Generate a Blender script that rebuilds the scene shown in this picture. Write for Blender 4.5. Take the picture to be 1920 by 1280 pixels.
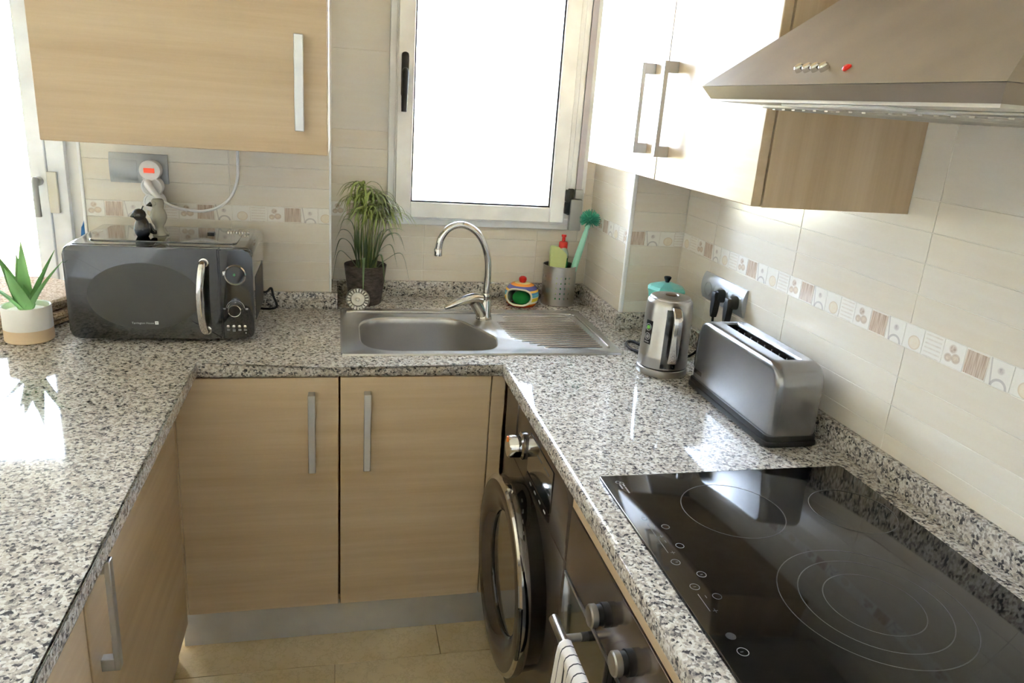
import bpy, bmesh, math, random
from mathutils import Vector, Matrix
random.seed(7)
S = bpy.context.scene
COL = S.collection
PI = math.pi
for o in list(bpy.data.objects): bpy.data.objects.remove(o)

# ------------------------------------------------------------------ camera
# world: worktop top z = 0, worktop front edge y = 0, peninsula edge x = 0
cam = bpy.data.cameras.new('camera'); cam.sensor_width = 36; cam.lens = 1395.54 * 36 / 1920; cam.clip_start = .02; cam.clip_end = 400
co = bpy.data.objects.new('camera', cam); COL.objects.link(co); S.camera = co
CX = Vector((0.97334084, -0.21801916, 0.07124077)); CU = Vector((-0.00011361, 0.31014373, 0.95068967)); CF = Vector((0.22936344, 0.92535318, -0.30185079))
CP = Vector((.3297, -1.8136, .6561))
m = Matrix.Identity(4)
for i in range(3): m[i][0], m[i][1], m[i][2], m[i][3] = CX[i], CU[i], -CF[i], CP[i]
co.matrix_world = m

# ------------------------------------------------------------------ light
W = bpy.data.worlds.new('sky'); S.world = W; W.use_nodes = True
bg = W.node_tree.nodes['Background']; bg.inputs[0].default_value = (.65, .79, 1, 1); bg.inputs[1].default_value = 6.0
sun = bpy.data.lights.new('sun_offscreen', 'SUN'); sun.energy = 5.0; sun.angle = .009; sun.color = (1, .98, .95)
so = bpy.data.objects.new('sun_offscreen', sun); COL.objects.link(so); so.rotation_euler = (math.radians(33), math.radians(12), 0)
S.view_settings.view_transform = 'Standard'; S.view_settings.look = 'None'; S.view_settings.gamma = 1
S.view_settings.use_curve_mapping = False; S.view_settings.exposure = 3.4

# ------------------------------------------------------------------ material helpers
def lin(c):
    return tuple(((v / 255) / 12.92 if v / 255 <= .04045 else ((v / 255 + .055) / 1.055) ** 2.4) for v in c)
class N:
    def __init__(s, name):
        s.m = bpy.data.materials.new(name); s.m.use_nodes = True; s.t = s.m.node_tree
        s.b = s.t.nodes['Principled BSDF']
    def n(s, kind, **kw):
        x = s.t.nodes.new(kind)
        for k, v in kw.items():
            if k[0] == '_': setattr(x, k[1:], v)
            else: x.inputs[k if not k.startswith('i') or not k[1:].isdigit() else int(k[1:])].default_value = v
        return x
    def l(s, a, b): s.t.links.new(a, b)
    def coords(s, scale=(1, 1, 1), rot=(0, 0, 0), kind='Object'):
        tc = s.n('ShaderNodeTexCoord'); mp = s.n('ShaderNodeMapping'); mp.inputs['Scale'].default_value = scale; mp.inputs['Rotation'].default_value = rot
        s.l(tc.outputs[kind], mp.inputs['Vector']); return mp.outputs[0]
    def ramp(s, fac, stops, const=False):
        r = s.n('ShaderNodeValToRGB'); e = r.color_ramp.elements
        if const: r.color_ramp.interpolation = 'CONSTANT'
        while len(e) < len(stops): e.new(.5)
        for q, (p, c) in zip(e, stops): q.position = p; q.color = (*lin(c), 1)
        s.l(fac, r.inputs[0]); return r.outputs[0]
    def noise(s, vec, scale, detail=3, rough=.5):
        x = s.n('ShaderNodeTexNoise'); x.inputs['Scale'].default_value = scale; x.inputs['Detail'].default_value = detail; x.inputs['Roughness'].default_value = rough
        if vec: s.l(vec, x.inputs['Vector'])
        return x
    def math(s, op, a, b=None, c=None):
        x = s.n('ShaderNodeMath'); x.operation = op
        for i, v in enumerate((a, b, c)):
            if v is None: continue
            if isinstance(v, (int, float)): x.inputs[i].default_value = v
            else: s.l(v, x.inputs[i])
        return x.outputs[0]
    def mix(s, fac, a, b):
        x = s.n('ShaderNodeMix'); x.data_type = 'RGBA'
        for sock, v in ((x.inputs[0], fac), (x.inputs[6], a), (x.inputs[7], b)):
            if isinstance(v, tuple): sock.default_value = (*lin(v), 1)
            elif isinstance(v, (int, float)): sock.default_value = v
            else: s.l(v, sock)
        return x.outputs[2]
    def bump(s, h, strength=.2, dist=.002):
        x = s.n('ShaderNodeBump'); x.inputs['Strength'].default_value = strength; x.inputs['Distance'].default_value = dist
        s.l(h, x.inputs['Height']); s.l(x.outputs[0], s.b.inputs['Normal'])
    def set(s, rough=.5, metal=0, spec=.5, coat=0, color=None):
        s.b.inputs['Roughness'].default_value = rough; s.b.inputs['Metallic'].default_value = metal
        s.b.inputs['Specular IOR Level'].default_value = spec; s.b.inputs['Coat Weight'].default_value = coat; s.b.inputs['Coat Roughness'].default_value = .05
        if color is not None:
            if isinstance(color, tuple): s.b.inputs['Base Color'].default_value = (*lin(color), 1)
            else: s.l(color, s.b.inputs['Base Color'])
        return s.m
def plain(name, c, rough=.5, metal=0, spec=.5, coat=0, var=.04):
    k = N(name); nz = k.noise(k.coords(), 9, 2)
    lo = tuple(max(0, v * (1 - var)) for v in c); hi = tuple(min(255, v * (1 + var)) for v in c)
    return k.set(rough, metal, spec, coat, k.ramp(nz.outputs[0], [(.3, lo), (.7, hi)]))
def wood(name, scale, c1, c2, c3, rough=.38):
    k = N(name); v = k.coords(scale); a = k.noise(v, 1, 6, .62); b = k.noise(k.coords(tuple(q * .22 for q in scale)), 1, 2)
    f = k.math('ADD', k.math('MULTIPLY', a.outputs[0], .6), k.math('MULTIPLY', b.outputs[0], .4))
    return k.set(rough, 0, .5, 0, k.ramp(f, [(.36, c1), (.5, c2), (.64, c3)]))
OAK = ((190, 165, 131), (200, 176, 143), (209, 187, 156))
WOOD_X = wood('oak_laminate_grain_x', (1.6, 18, 34), *OAK)
WOOD_Y = wood('oak_laminate_grain_y', (18, 1.6, 34), *OAK)
WOOD_Z = wood('oak_laminate_grain_z', (40, 40, 1.4), *OAK)
WOODU_X, WOODU_Y, WOODU_Z, WOODP = WOOD_X, WOOD_Y, WOOD_Z, WOOD_Y
def granite():
    k = N('speckled_granite'); v = k.coords()
    d = k.noise(v, 130, 2); mixv = k.n('ShaderNodeVectorMath'); mixv.operation = 'MULTIPLY_ADD'
    k.l(d.outputs['Color'], mixv.inputs[0]); mixv.inputs[1].default_value = (.006, .006, .006); k.l(v, mixv.inputs[2])
    vo = k.n('ShaderNodeTexVoronoi'); vo.inputs['Scale'].default_value = 230; k.l(mixv.outputs[0], vo.inputs['Vector'])
    sp = k.n('ShaderNodeSeparateColor'); k.l(vo.outputs['Color'], sp.inputs[0])
    cl = k.noise(v, 70, 3, .6)
    f = k.math('ADD', k.math('MULTIPLY', sp.outputs[0], .55), k.math('MULTIPLY', cl.outputs[0], .75))
    c = k.ramp(f, [(0, (66, 64, 67)), (.41, (112, 108, 106)), (.48, (148, 141, 135)), (.57, (174, 165, 154)), (.68, (190, 182, 171)), (.80, (206, 202, 195))], True)
    return k.set(.045, 0, .42, 0, c)
GRAN = granite()
def tilemat(name, a, b):
    k = N(name); oi = k.n('ShaderNodeObjectInfo')
    nz = k.noise(k.coords((3, 3, 26)), 2.2, 4, .55)
    f = k.math('ADD', k.math('MULTIPLY', oi.outputs['Random'], .32), k.math('MULTIPLY', nz.outputs[0], .6))
    return k.set(.22, 0, .5, 0, k.ramp(f, [(.2, a), (.75, b)]))
TILE = tilemat('cream_wall_tile', (229, 223, 211), (223, 212, 193))
TILEP = tilemat('plain_wall_tile', (226, 222, 214), (221, 213, 199))
GROUT = plain('grout_white', (236, 231, 220), .8, var=.02)
PAINT = plain('white_paint', (240, 238, 232), .8, var=.01)
CEIL = plain('ceiling_paint', (240, 238, 234), .9, var=.01)
STEEL = plain('brushed_steel', (180, 177, 172), .29, 1, var=.05)
STEELS = plain('sink_steel', (182, 179, 175), .27, .82, var=.06)
HOODS = plain('hood_steel', (152, 140, 126), .38, .75, var=.05)
HOODR = HOODS
TOAST = plain('toaster_steel', (150, 150, 152), .26, .92, var=.04)
CHROME = plain('chrome', (205, 203, 200), .07, 1, var=.02)
ALU = plain('satin_aluminium', (198, 199, 202), .38, .9, var=.03)
ALUP = plain('aluminium_plinth', (206, 205, 202), .42, .5, var=.04)
PLATE = plain('silver_plastic', (174, 177, 181), .38, .35, var=.02)
BLACK = plain('gloss_black', (14, 14, 16), .1, 0, .6, 1)
BLACKP = plain('black_plastic', (22, 21, 22), .42)
RUBBER = plain('black_rubber', (20, 20, 21), .6)
GLASSB = plain('black_ceramic_glass', (12, 11, 11), .06, 0, .55)
MWWIN = plain('microwave_window', (62, 61, 57), .16, 0, .5, .3)
GRAPH = plain('graphite_enamel', (92, 82, 76), .24, .35, .5, 0)
GRAPHD = plain('graphite_dark', (56, 50, 46), .18, .6)
OVENS = plain('oven_mirror_steel', (112, 100, 92), .14, .6)
WHITEP = plain('white_plastic', (240, 240, 240), .35)
WHITEF = plain('white_window_frame', (242, 243, 243), .35)
CERAM = plain('white_ceramic', (232, 228, 222), .35)
BEIGE = plain('raw_beige_clay', (222, 195, 160), .8)
RED = plain('red_plastic', (216, 40, 28), .3)
PRINT = plain('light_grey_print', (150, 150, 150), .5)
PRINTH = plain('grey_hob_print', (112, 112, 112), .5)
PRINTD = plain('dim_grey_print', (66, 64, 62), .3)
TEAL = plain('teal_enamel', (120, 208, 200), .3, 0, .5, .3)
MINT = plain('mint_plastic', (160, 222, 198), .35)
BRIST = plain('teal_bristles', (62, 168, 138), .5)
SPONGE = plain('pale_green_sponge', (196, 206, 140), .9)
GREENS = plain('green_scourer', (30, 134, 62), .9)
LIQ = plain('green_liquid', (46, 138, 74), .2, 0, .5)
BOTT = plain('clear_bottle_plastic', (178, 196, 176), .25)
ALOE = plain('aloe_leaf', (130, 182, 112), .5, var=.15)
LEAF = plain('grass_leaf', (132, 146, 84), .5, var=.25)
LEAFD = plain('dark_grass_leaf', (88, 108, 72), .5, var=.25)
SOIL = plain('soil', (120, 108, 92), .95, var=.3)
GREYC = plain('grey_glazed_ceramic', (164, 162, 148), .12, 0, .5, .5)
BLACKC = plain('black_glazed_ceramic', (30, 30, 32), .1, 0, .5, .5)
BLUE = plain('blue_fabric', (32, 92, 146), .8)
SHUT = plain('mauve_shutter_guide', (190, 184, 192), .5)
STONEG = plain('grey_fitting', (168, 168, 164), .45)
BARK = plain('black_metal', (24, 24, 26), .4)
RAILM = plain('grey_rail_paint', (150, 152, 150), .5)
GREEND = plain('green_dot', (120, 200, 90), .4)
def glassmat():
    k = N('window_glass'); t = k.t
    tr = k.n('ShaderNodeBsdfTransparent'); gl = k.n('ShaderNodeBsdfGlossy'); gl.inputs['Roughness'].default_value = .01
    fr = k.n('ShaderNodeFresnel'); fr.inputs[0].default_value = 1.5; mx = k.n('ShaderNodeMixShader')
    k.l(fr.outputs[0], mx.inputs[0]); k.l(tr.outputs[0], mx.inputs[1]); k.l(gl.outputs[0], mx.inputs[2])
    k.l(mx.outputs[0], t.nodes['Material Output'].inputs[0]); return k.m
GLASS = glassmat()
def neon():
    k = N('red_neon'); k.set(.3, 0, .5, 0, (200, 30, 16)); k.b.inputs['Emission Color'].default_value = (1, .12, .04, 1); k.b.inputs['Emission Strength'].default_value = .07; return k.m
NEON = neon()
def marble():
    k = N('cream_marble'); v = k.coords(); a = k.noise(v, 5, 6, .6); b = k.noise(v, 16, 5, .7); oi = k.n('ShaderNodeObjectInfo')
    vein = k.math('ABSOLUTE', k.math('SUBTRACT', b.outputs[0], .5))
    base = k.ramp(k.math('ADD', k.math('MULTIPLY', a.outputs[0], .8), k.math('MULTIPLY', oi.outputs['Random'], .2)), [(.35, (206, 184, 142)), (.6, (218, 202, 168)), (.75, (206, 192, 162))])
    c = k.mix(k.ramp(vein, [(0, (150, 150, 150)), (.03, (0, 0, 0))]), base, (168, 146, 108))
    return k.set(.12, 0, .5, 0, c)
MARB = marble()
def woven():
    k = N('woven_seagrass'); v = k.coords((1, 1, 1)); a = k.noise(v, 160, 3, .7)
    k.bump(a.outputs[0], .9, .006)
    return k.set(.9, 0, .2, 0, k.ramp(a.outputs[0], [(.3, (138, 110, 82)), (.5, (200, 172, 140)), (.68, (230, 208, 180))]))
WOVEN = woven()
def potmat():
    k = N('dark_textured_pot'); a = k.noise(k.coords((1, 1, 2.2)), 42, 4, .65); k.bump(a.outputs[0], .8, .006)
    return k.set(.75, 0, .3, 0, k.ramp(a.outputs[0], [(.3, (58, 50, 46)), (.7, (98, 88, 82))]))
POT = potmat()
def towelmat():
    k = N('striped_towel'); sx = k.n('ShaderNodeSeparateXYZ'); k.l(k.coords(), sx.inputs[0])
    f = k.math('FRACT', k.math('MULTIPLY', sx.outputs[1], 46))
    return k.set(.95, 0, .1, 0, k.ramp(f, [(0, (74, 72, 76)), (.13, (236, 230, 226))], True))
TOWEL = towelmat()
def bandmat():
    k = N('striped_ceramic_glaze'); sx = k.n('ShaderNodeSeparateXYZ'); k.l(k.coords(), sx.inputs[0])
    z = k.math('MULTIPLY', sx.outputs[2], 1 / .1)
    c = k.ramp(z, [(0, (200, 60, 30)), (.07, (230, 120, 40)), (.14, (238, 224, 180)), (.22, (236, 206, 60)), (.34, (238, 232, 210)), (.37, (110, 190, 206)), (.48, (90, 150, 200)), (.53, (236, 186, 80)), (.60, (90, 92, 150)), (.72, (236, 150, 50)), (.78, (242, 216, 150))], True)
    return k.set(.25, 0, .5, .3, c)
BAND = bandmat()

# printed decor tiles (flat print; tile local x to the right, z up, size .0486 x .0436)
def decor(kind):
    k = N('decor_' + kind); sx = k.n('ShaderNodeSeparateXYZ'); tc = k.n('ShaderNodeTexCoord'); k.l(tc.outputs['Object'], sx.inputs[0])
    x = k.math('MULTIPLY', sx.outputs[0], 1 / .0243); z = k.math('MULTIPLY', sx.outputs[2], 1 / .0218)   # -1..1
    base = (238, 234, 226); oi = k.n('ShaderNodeObjectInfo')
    def disc(cx, cz, r, soft=.12):
        d = k.math('SQRT', k.math('ADD', k.math('POWER', k.math('SUBTRACT', x, cx), 2), k.math('POWER', k.math('SUBTRACT', z, cz), 2)))
        return d, k.math('MULTIPLY', k.math('MINIMUM', k.math('MAXIMUM', k.math('DIVIDE', k.math('SUBTRACT', r, d), soft), 0), 1), 1)
    nz = k.noise(k.coords((1, 1, 1)), 150, 3)
    if kind == 'stripe':
        w = k.noise(k.coords((430, 430, 20)), 1, 2)
        edge = k.math('GREATER_THAN', k.math('MAXIMUM', k.math('ABSOLUTE', x), k.math('ABSOLUTE', z)), .95)
        c = k.mix(edge, k.ramp(w.outputs[0], [(.35, (176, 152, 132)), (.6, (216, 200, 184))]), (236, 230, 220))
    elif kind == 'flower':
        c = k.mix(k.math('MULTIPLY', disc(-.15, .45, .42, .2)[1], .8), base, k.ramp(nz.outputs[0], [(.35, (164, 134, 110)), (.65, (222, 206, 190))]))
        for cx, cz, r in ((.25, -.25, .42), (-.45, -.35, .36)):
            d, f = disc(cx, cz, r); ring = k.math('LESS_THAN', k.math('ABSOLUTE', k.math('SUBTRACT', d, r * .8)), .09)
            c = k.mix(k.math('MULTIPLY', f, .75), c, k.ramp(nz.outputs[0], [(.3, (196, 172, 146)), (.7, (228, 212, 190))])); c = k.mix(k.math('MULTIPLY', ring, .3), c, (170, 142, 120))
    elif kind == 'garden':
        c = k.mix(k.math('MULTIPLY', disc(.05, .3, .34, .25)[1], .8), base, k.ramp(nz.outputs[0], [(.35, (150, 134, 132)), (.65, (220, 208, 204))]))
        d, f = disc(.1, -1.05, .8); ring = k.math('LESS_THAN', k.math('ABSOLUTE', k.math('SUBTRACT', d, .62)), .1)
        c = k.mix(k.math('MULTIPLY', ring, .5), c, (160, 152, 152))
        st = k.math('LESS_THAN', k.math('ABSOLUTE', k.math('SUBTRACT', k.math('ADD', x, k.math('MULTIPLY', z, .15)), -.72)), .07)
        c = k.mix(k.math('MULTIPLY', st, .5), c, (170, 160, 158))
    elif kind == 'shell':
        d, f = disc(.15, -.35, .62, .1); c = k.mix(k.math('MULTIPLY', f, .6), base, k.ramp(nz.outputs[0], [(.3, (226, 206, 172)), (.7, (234, 222, 198))]))
        ring = k.math('LESS_THAN', k.math('ABSOLUTE', k.math('SUBTRACT', d, .58)), .05); c = k.mix(k.math('MULTIPLY', ring, .4), c, (200, 172, 132))
    else:
        w = k.math('GREATER_THAN', k.math('SINE', k.math('MULTIPLY', z, 17)), .35)
        ins = k.math('LESS_THAN', k.math('ABSOLUTE', x), .8)
        c = k.mix(k.math('MULTIPLY', k.math('MULTIPLY', w, ins), k.math('MULTIPLY', nz.outputs[0], .7)), base, (206, 190, 174))
    return k.set(.2, 0, .5, 0, c)
DECOR = {q: decor(q) for q in ('stripe', 'garden', 'shell', 'script', 'flower')}
DSEQ = ('stripe', 'garden', 'shell', 'script', 'flower')

# ------------------------------------------------------------------ mesh helpers
def tag(o, label=None, cat=None, group=None, kind=None):
    if label: o['label'] = label
    if cat: o['category'] = cat
    if group: o['group'] = group
    if kind: o['kind'] = kind
    return o
def thing(name, label, cat, loc=(0, 0, 0), group=None):
    o = bpy.data.objects.new(name, None); COL.objects.link(o); o.location = loc; o.empty_display_size = .02
    return tag(o, label, cat, group)
def link(name, me, mt=None, parent=None, loc=(0, 0, 0), rotz=0):
    o = bpy.data.objects.new(name, me); COL.objects.link(o); o.location = loc; o.rotation_euler = (0, 0, rotz)
    if mt and not me.materials: me.materials.append(mt)
    if parent:
        o.parent = parent; o.matrix_parent_inverse = wm(parent).inverted()
    return o
def wm(o):
    l = Matrix.LocRotScale(o.location, o.rotation_euler, o.scale)
    return (wm(o.parent) @ o.matrix_parent_inverse @ l) if o.parent else l
def mk(name, bm, mt, parent=None, smooth=40, loc=(0, 0, 0), rotz=0, label=None, recalc=True):
    if recalc: bmesh.ops.recalc_face_normals(bm, faces=bm.faces)
    me = bpy.data.meshes.new(name); bm.to_mesh(me); bm.free()
    if smooth:
        for p in me.polygons: p.use_smooth = True
        me.set_sharp_from_angle(angle=math.radians(smooth))
    o = link(name, me, mt, parent, loc, rotz)
    if label: o['label'] = label
    return o
def NB(): return bmesh.new()
def abox(bm, x0, x1, y0, y1, z0, z1, bev=0, seg=2):
    r = bmesh.ops.create_cube(bm, size=1); vs = r['verts']
    for v in vs: v.co = Vector(((x0 + x1) / 2 + v.co.x * (x1 - x0), (y0 + y1) / 2 + v.co.y * (y1 - y0), (z0 + z1) / 2 + v.co.z * (z1 - z0)))
    if bev:
        es = list({e for v in vs for e in v.link_edges})
        bmesh.ops.bevel(bm, geom=es, offset=bev, segments=seg, affect='EDGES', profile=.5)
    return bm
def box(name, x0, x1, y0, y1, z0, z1, mt, parent=None, bev=0, seg=2, label=None):
    return mk(name, abox(NB(), x0, x1, y0, y1, z0, z1, bev, seg), mt, parent, label=label)
def frame_of(axis):
    axis = Vector(axis).normalized(); h = Vector((0, 0, 1)) if abs(axis.z) < .9 else Vector((1, 0, 0))
    u = h.cross(axis).normalized(); return u, axis.cross(u), axis
def alathe(bm, prof, c, axis=(0, 0, 1), seg=32, cap=True, sx=1, sy=1, a0=0):
    u, v, w = frame_of(axis); c = Vector(c); rings = []
    for r, h in prof:
        rings.append([bm.verts.new(c + w * h + (u * math.cos(a0 + 2 * PI * i / seg) * sx + v * math.sin(a0 + 2 * PI * i / seg) * sy) * r) for i in range(seg)])
    for A, B in zip(rings, rings[1:]):
        for i in range(seg): bm.faces.new((A[i], A[(i + 1) % seg], B[(i + 1) % seg], B[i]))
    if cap:
        for R, (r, h) in ((rings[0], prof[0]), (rings[-1], prof[-1])):
            if r > 1e-5: bm.faces.new(R)
    bmesh.ops.remove_doubles(bm, verts=[q for R in rings for q in R], dist=1e-6)
    return bm
def lathe(name, prof, c, mt, parent=None, axis=(0, 0, 1), seg=32, cap=True, smooth=35, label=None, **k):
    return mk(name, alathe(NB(), prof, c, axis, seg, cap, **k), mt, parent, smooth, label=label)
def catmull(pts, n=6):
    P = [Vector(p) for p in pts]; P = [P[0] * 2 - P[1]] + P + [P[-1] * 2 - P[-2]]; out = []
    for i in range(1, len(P) - 2):
        for j in range(n):
            t = j / n; a, b, c, d = P[i - 1], P[i], P[i + 1], P[i + 2]
            out.append(.5 * ((2 * b) + (c - a) * t + (2 * a - 5 * b + 4 * c - d) * t * t + (3 * b - a - 3 * c + d) * t ** 3))
    out.append(P[-2]); return out
def atube(bm, pts, r, seg=10, smooth=0, closed=False, flat=1):
    P = catmull(pts, smooth) if smooth else [Vector(p) for p in pts]; n = len(P); rings = []
    t0 = (P[1] - P[0]).normalized(); u = frame_of(t0)[0]
    for i, p in enumerate(P):
        if closed: t = (P[(i + 1) % n] - P[i - 1]).normalized()
        else: t = (P[min(i + 1, n - 1)] - P[max(i - 1, 0)]).normalized()
        u = (u - t * u.dot(t)).normalized(); v = t.cross(u); rr = r(i / (n - 1)) if callable(r) else r
        rings.append([bm.verts.new(p + u * math.cos(2 * PI * j / seg) * rr + v * math.sin(2 * PI * j / seg) * rr * flat) for j in range(seg)])
    for i in range(n if closed else n - 1):
        A, B = rings[i], rings[(i + 1) % n]
        for j in range(seg): bm.faces.new((A[j], A[(j + 1) % seg], B[(j + 1) % seg], B[j]))
    if not closed: bm.faces.new(rings[0]); bm.faces.new(rings[-1])
    return bm
def tube(name, pts, r, mt, parent=None, seg=10, smooth=6, closed=False, flat=1, label=None):
    return mk(name, atube(NB(), pts, r, seg, smooth, closed, flat), mt, parent, 60, label=label)
def aprism(bm, poly, fn, a, b, bev=0, seg=2):
    A = [bm.verts.new(fn(p[0], p[1], a)) for p in poly]; B = [bm.verts.new(fn(p[0], p[1], b)) for p in poly]
    f1 = bm.faces.new(A); f2 = bm.faces.new(B[::-1]); n = len(poly)
    for i in range(n): bm.faces.new((A[i], B[i], B[(i + 1) % n], A[(i + 1) % n]))
    if bev: bmesh.ops.bevel(bm, geom=list(f1.edges) + list(f2.edges), offset=bev, segments=seg, affect='EDGES', profile=.5)
    return bm
def rpoly(pts, rad, n=6):
    out = []; k = len(pts); rad = rad if isinstance(rad, (list, tuple)) else [rad] * k
    for i in range(k):
        p = Vector(pts[i]); a = (Vector(pts[i - 1]) - p); b = (Vector(pts[(i + 1) % k]) - p); r = rad[i]
        if r <= 0: out.append(p); continue
        an = a.angle(b); d = min(r / math.tan(an / 2), a.length * .49, b.length * .49); p0 = p + a.normalized() * d; p1 = p + b.normalized() * d
        for j in range(n + 1):
            t = j / n; out.append(p0 * (1 - t) ** 2 + p * 2 * t * (1 - t) + p1 * t * t)
    return out
def rrect(x0, x1, y0, y1, r, n=6): return rpoly([(x0, y0), (x1, y0), (x1, y1), (x0, y1)], r, n)
def text(name, s, size, mt, parent, mw, depth=.0002):
    c = bpy.data.curves.new(name, 'FONT'); c.body = s; c.size = size; c.extrude = depth; c.align_x = 'LEFT'
    t = bpy.data.objects.new('tmp', c); COL.objects.link(t); dg = bpy.context.evaluated_depsgraph_get()
    me = bpy.data.meshes.new_from_object(t.evaluated_get(dg)); bpy.data.objects.remove(t); me.transform(mw); me.materials.clear()
    return link(name, me, mt, parent)
def boolean(o, cutter):
    md = o.modifiers.new('cut', 'BOOLEAN'); md.object = cutter; md.operation = 'DIFFERENCE'; md.solver = 'EXACT'
    dg = bpy.context.evaluated_depsgraph_get(); me = bpy.data.meshes.new_from_object(o.evaluated_get(dg)); o.modifiers.clear()
    old = o.data; o.data = me; bpy.data.meshes.remove(old); cm = cutter.data; bpy.data.objects.remove(cutter); bpy.data.meshes.remove(cm)
    for p in me.polygons: p.use_smooth = True
    me.set_sharp_from_angle(angle=math.radians(35))
def struct(o): o['kind'] = 'structure'; return o

# ------------------------------------------------------------------ setting
XR, XW, YA, YB, YC, XC, XJ, XA = .76, 1.3957, .548, .7237, .344, 1.2114, .312, -.376
ZF, ZC = -.855, 1.62
GZ = -.004       # grout plane behind the tile faces
def wall(name, x0, x1, y0, y1, z0=ZF - .1, z1=ZC, mt=GROUT): return struct(box(name, x0, x1, y0, y1, z0, z1, mt))
floor = struct(box('floor', -2.7, XW + .2, -2.9, 1.4, ZF - .2, ZF - .004, plain('floor_grout', (150, 132, 104), .8)))
ceiling = struct(box('ceiling', -2.7, XW + .2, -2.9, 1.5, ZC, ZC + .2, CEIL))
T = .0012
wall_right = wall('wall_right', XW + T, XW + .2, -2.9, YB + .25)
wall_column = wall('wall_column', XC + T, XW + T, YC + T, YB + .25)
wall_back_left = wall('wall_back_left', XA, XJ - T, YA + T, YB + .01)
WX0, WX1, WZ0, WZ1 = .512, 1.156, .268, 1.34          # masonry opening behind the window frame
wall_back = struct(mk('wall_back', abox(abox(abox(abox(NB(), XJ - T, WX0, YB + T, YB + .25, ZF - .1, ZC), WX1, XC + T, YB + T, YB + .25, ZF - .1, ZC),
    WX0, WX1, YB + T, YB + .25, ZF - .1, WZ0), WX0, WX1, YB + T, YB + .25, WZ1, ZC), GROUT))
wall('wall_dining_side', .0, .1, YB + .01, 1.3, mt=PAINT)
struct(mk('wall_dining_back', abox(abox(NB(), -.64, .1, 1.3, 1.5, ZF - .1, ZC), -2.5, -.64, 1.3, 1.5, 1.32, ZC), PAINT))
wall('wall_dining_left', -2.7, -2.5, 1.3, 1.5, mt=PAINT)
wall('wall_left', -2.7, -2.6, -2.8, 1.5, mt=PAINT)  # unseen side of the room, set close in so more daylight bounces back
wall('wall_rear', -2.7, XW + .2, -2.9, -2.8, mt=PAINT)  # unseen wall behind the camera, its distance shortened to add bounced light

# wall tiles ---------------------------------------------------------------
TM = {}
def tile_mesh(w, h, d=.004, ch=.0006):
    k = (round(w, 4), round(h, 4), round(d, 4))
    if k not in TM:
        bm = NB(); w2, h2 = w / 2, h / 2
        V = [bm.verts.new(p) for p in [(-w2, d, -h2), (w2, d, -h2), (w2, d, h2), (-w2, d, h2), (-w2, ch, -h2), (w2, ch, -h2), (w2, ch, h2), (-w2, ch, h2),
            (-w2 + ch, 0, -h2 + ch), (w2 - ch, 0, -h2 + ch), (w2 - ch, 0, h2 - ch), (-w2 + ch, 0, h2 - ch)]]
        for a in ((8, 9, 10, 11),): bm.faces.new([V[i] for i in a])
        for lo in (0, 4):
            for i in range(4): bm.faces.new((V[lo + i], V[lo + (i + 1) % 4], V[lo + 4 + (i + 1) % 4], V[lo + 4 + i]))
        me = bpy.data.meshes.new('tile'); bmesh.ops.recalc_face_normals(bm, faces=bm.faces); bm.to_mesh(me); bm.free(); TM[k] = me
    return TM[k]
TMM = {}
def put_tile(name, parent, face, u0, u1, z0, z1, mt):
    """face: ('y', y) facing -Y with u = x;  ('x', x) facing -X with u = -y (left to right)"""
    w, h = u1 - u0 - .0014, z1 - z0 - .0012
    if w < .004 or h < .004: return
    src = tile_mesh(w, h); key = (src.name, mt.name)
    if key not in TMM: TMM[key] = src.copy(); TMM[key].materials.clear(); TMM[key].materials.append(mt)
    u, z = (u0 + u1) / 2, (z0 + z1) / 2
    if face[0] == 'y': loc, rz = (u, face[1], z), 0
    else: loc, rz = (face[1], -u, z), -PI / 2
    return link(name, TMM[key], None, parent, loc, rz)
def cut(r, hole):
    if not hole: return [r]
    a, b, c, d = r; A, B, C, D = hole
    if b <= A or a >= B or d <= C or c >= D: return [r]
    out = []
    if a < A: out.append((a, A, c, d))
    if b > B: out.append((B, b, c, d))
    m0, m1 = max(a, A), min(b, B)
    if c < C: out.append((m0, m1, c, C))
    if d > D: out.append((m0, m1, D, d))
    return out
ROWS = [(-.02, .03, 0), (.03, .0885, 0), (.0885, .147, 0), (.147, .2055, 0), (.2055, .2665, 0)]
ROWS += [(.3135, .372, 0), (.372, .43, 0), (.43, .4875, 0), (.4875, .545, 0), (.545, .787, 1), (.787, 1.03, 1), (1.03, 1.27, 1), (1.27, ZC, 1)]
def tile_wall(parent, face, ua, ub, joint, phase, hole=None, zmax=ZC):
    for z0, z1, pl in ROWS:
        if z0 >= zmax: continue
        k = math.floor((ua - joint) / .4)
        u = joint + k * .4
        while u < ub:
            a, b = max(u, ua), min(u + .4, ub)
            if b - a > .004:
                for r in cut((a, b, z0, z1), hole): put_tile('wall_tile', parent, face, *r, TILEP if pl else TILE)
            u += .4
    p = .24789 / 5; k = math.floor((ua - phase) / p); u = phase + k * p
    while u < ub:
        a, b = max(u, ua), min(u + p, ub)
        if b - a > .006:
            for r in cut((a, b, .2665, .3135), hole): put_tile('decor_tile', parent, face, *r, DECOR[DSEQ[k % 5]])
        u += p; k += 1
tile_wall(wall_back_left, ('y', YA), XA + .004, XJ, .022, -.3211)
tile_wall(wall_back, ('y', YB), XJ, XC, .62, .36, (.50, 1.168, .256, 1.35))
tile_wall(wall_column, ('y', YC), XC + .006, XW, 1.62, 1.2165)
tile_wall(wall_column, ('x', XC), -YB, -YC - .004, -.35, -.582)
tile_wall(wall_right, ('x', XW), -YC, 2.4, -.147 + .002, -.1974)
t1 = struct(mk('trim_1', aprism(NB(), rrect(XC - .004, XC + .009, YC - .004, YC + .009, .004, 3), lambda a, b, z: (a, b, z), .052, ZC), WHITEP))
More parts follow.
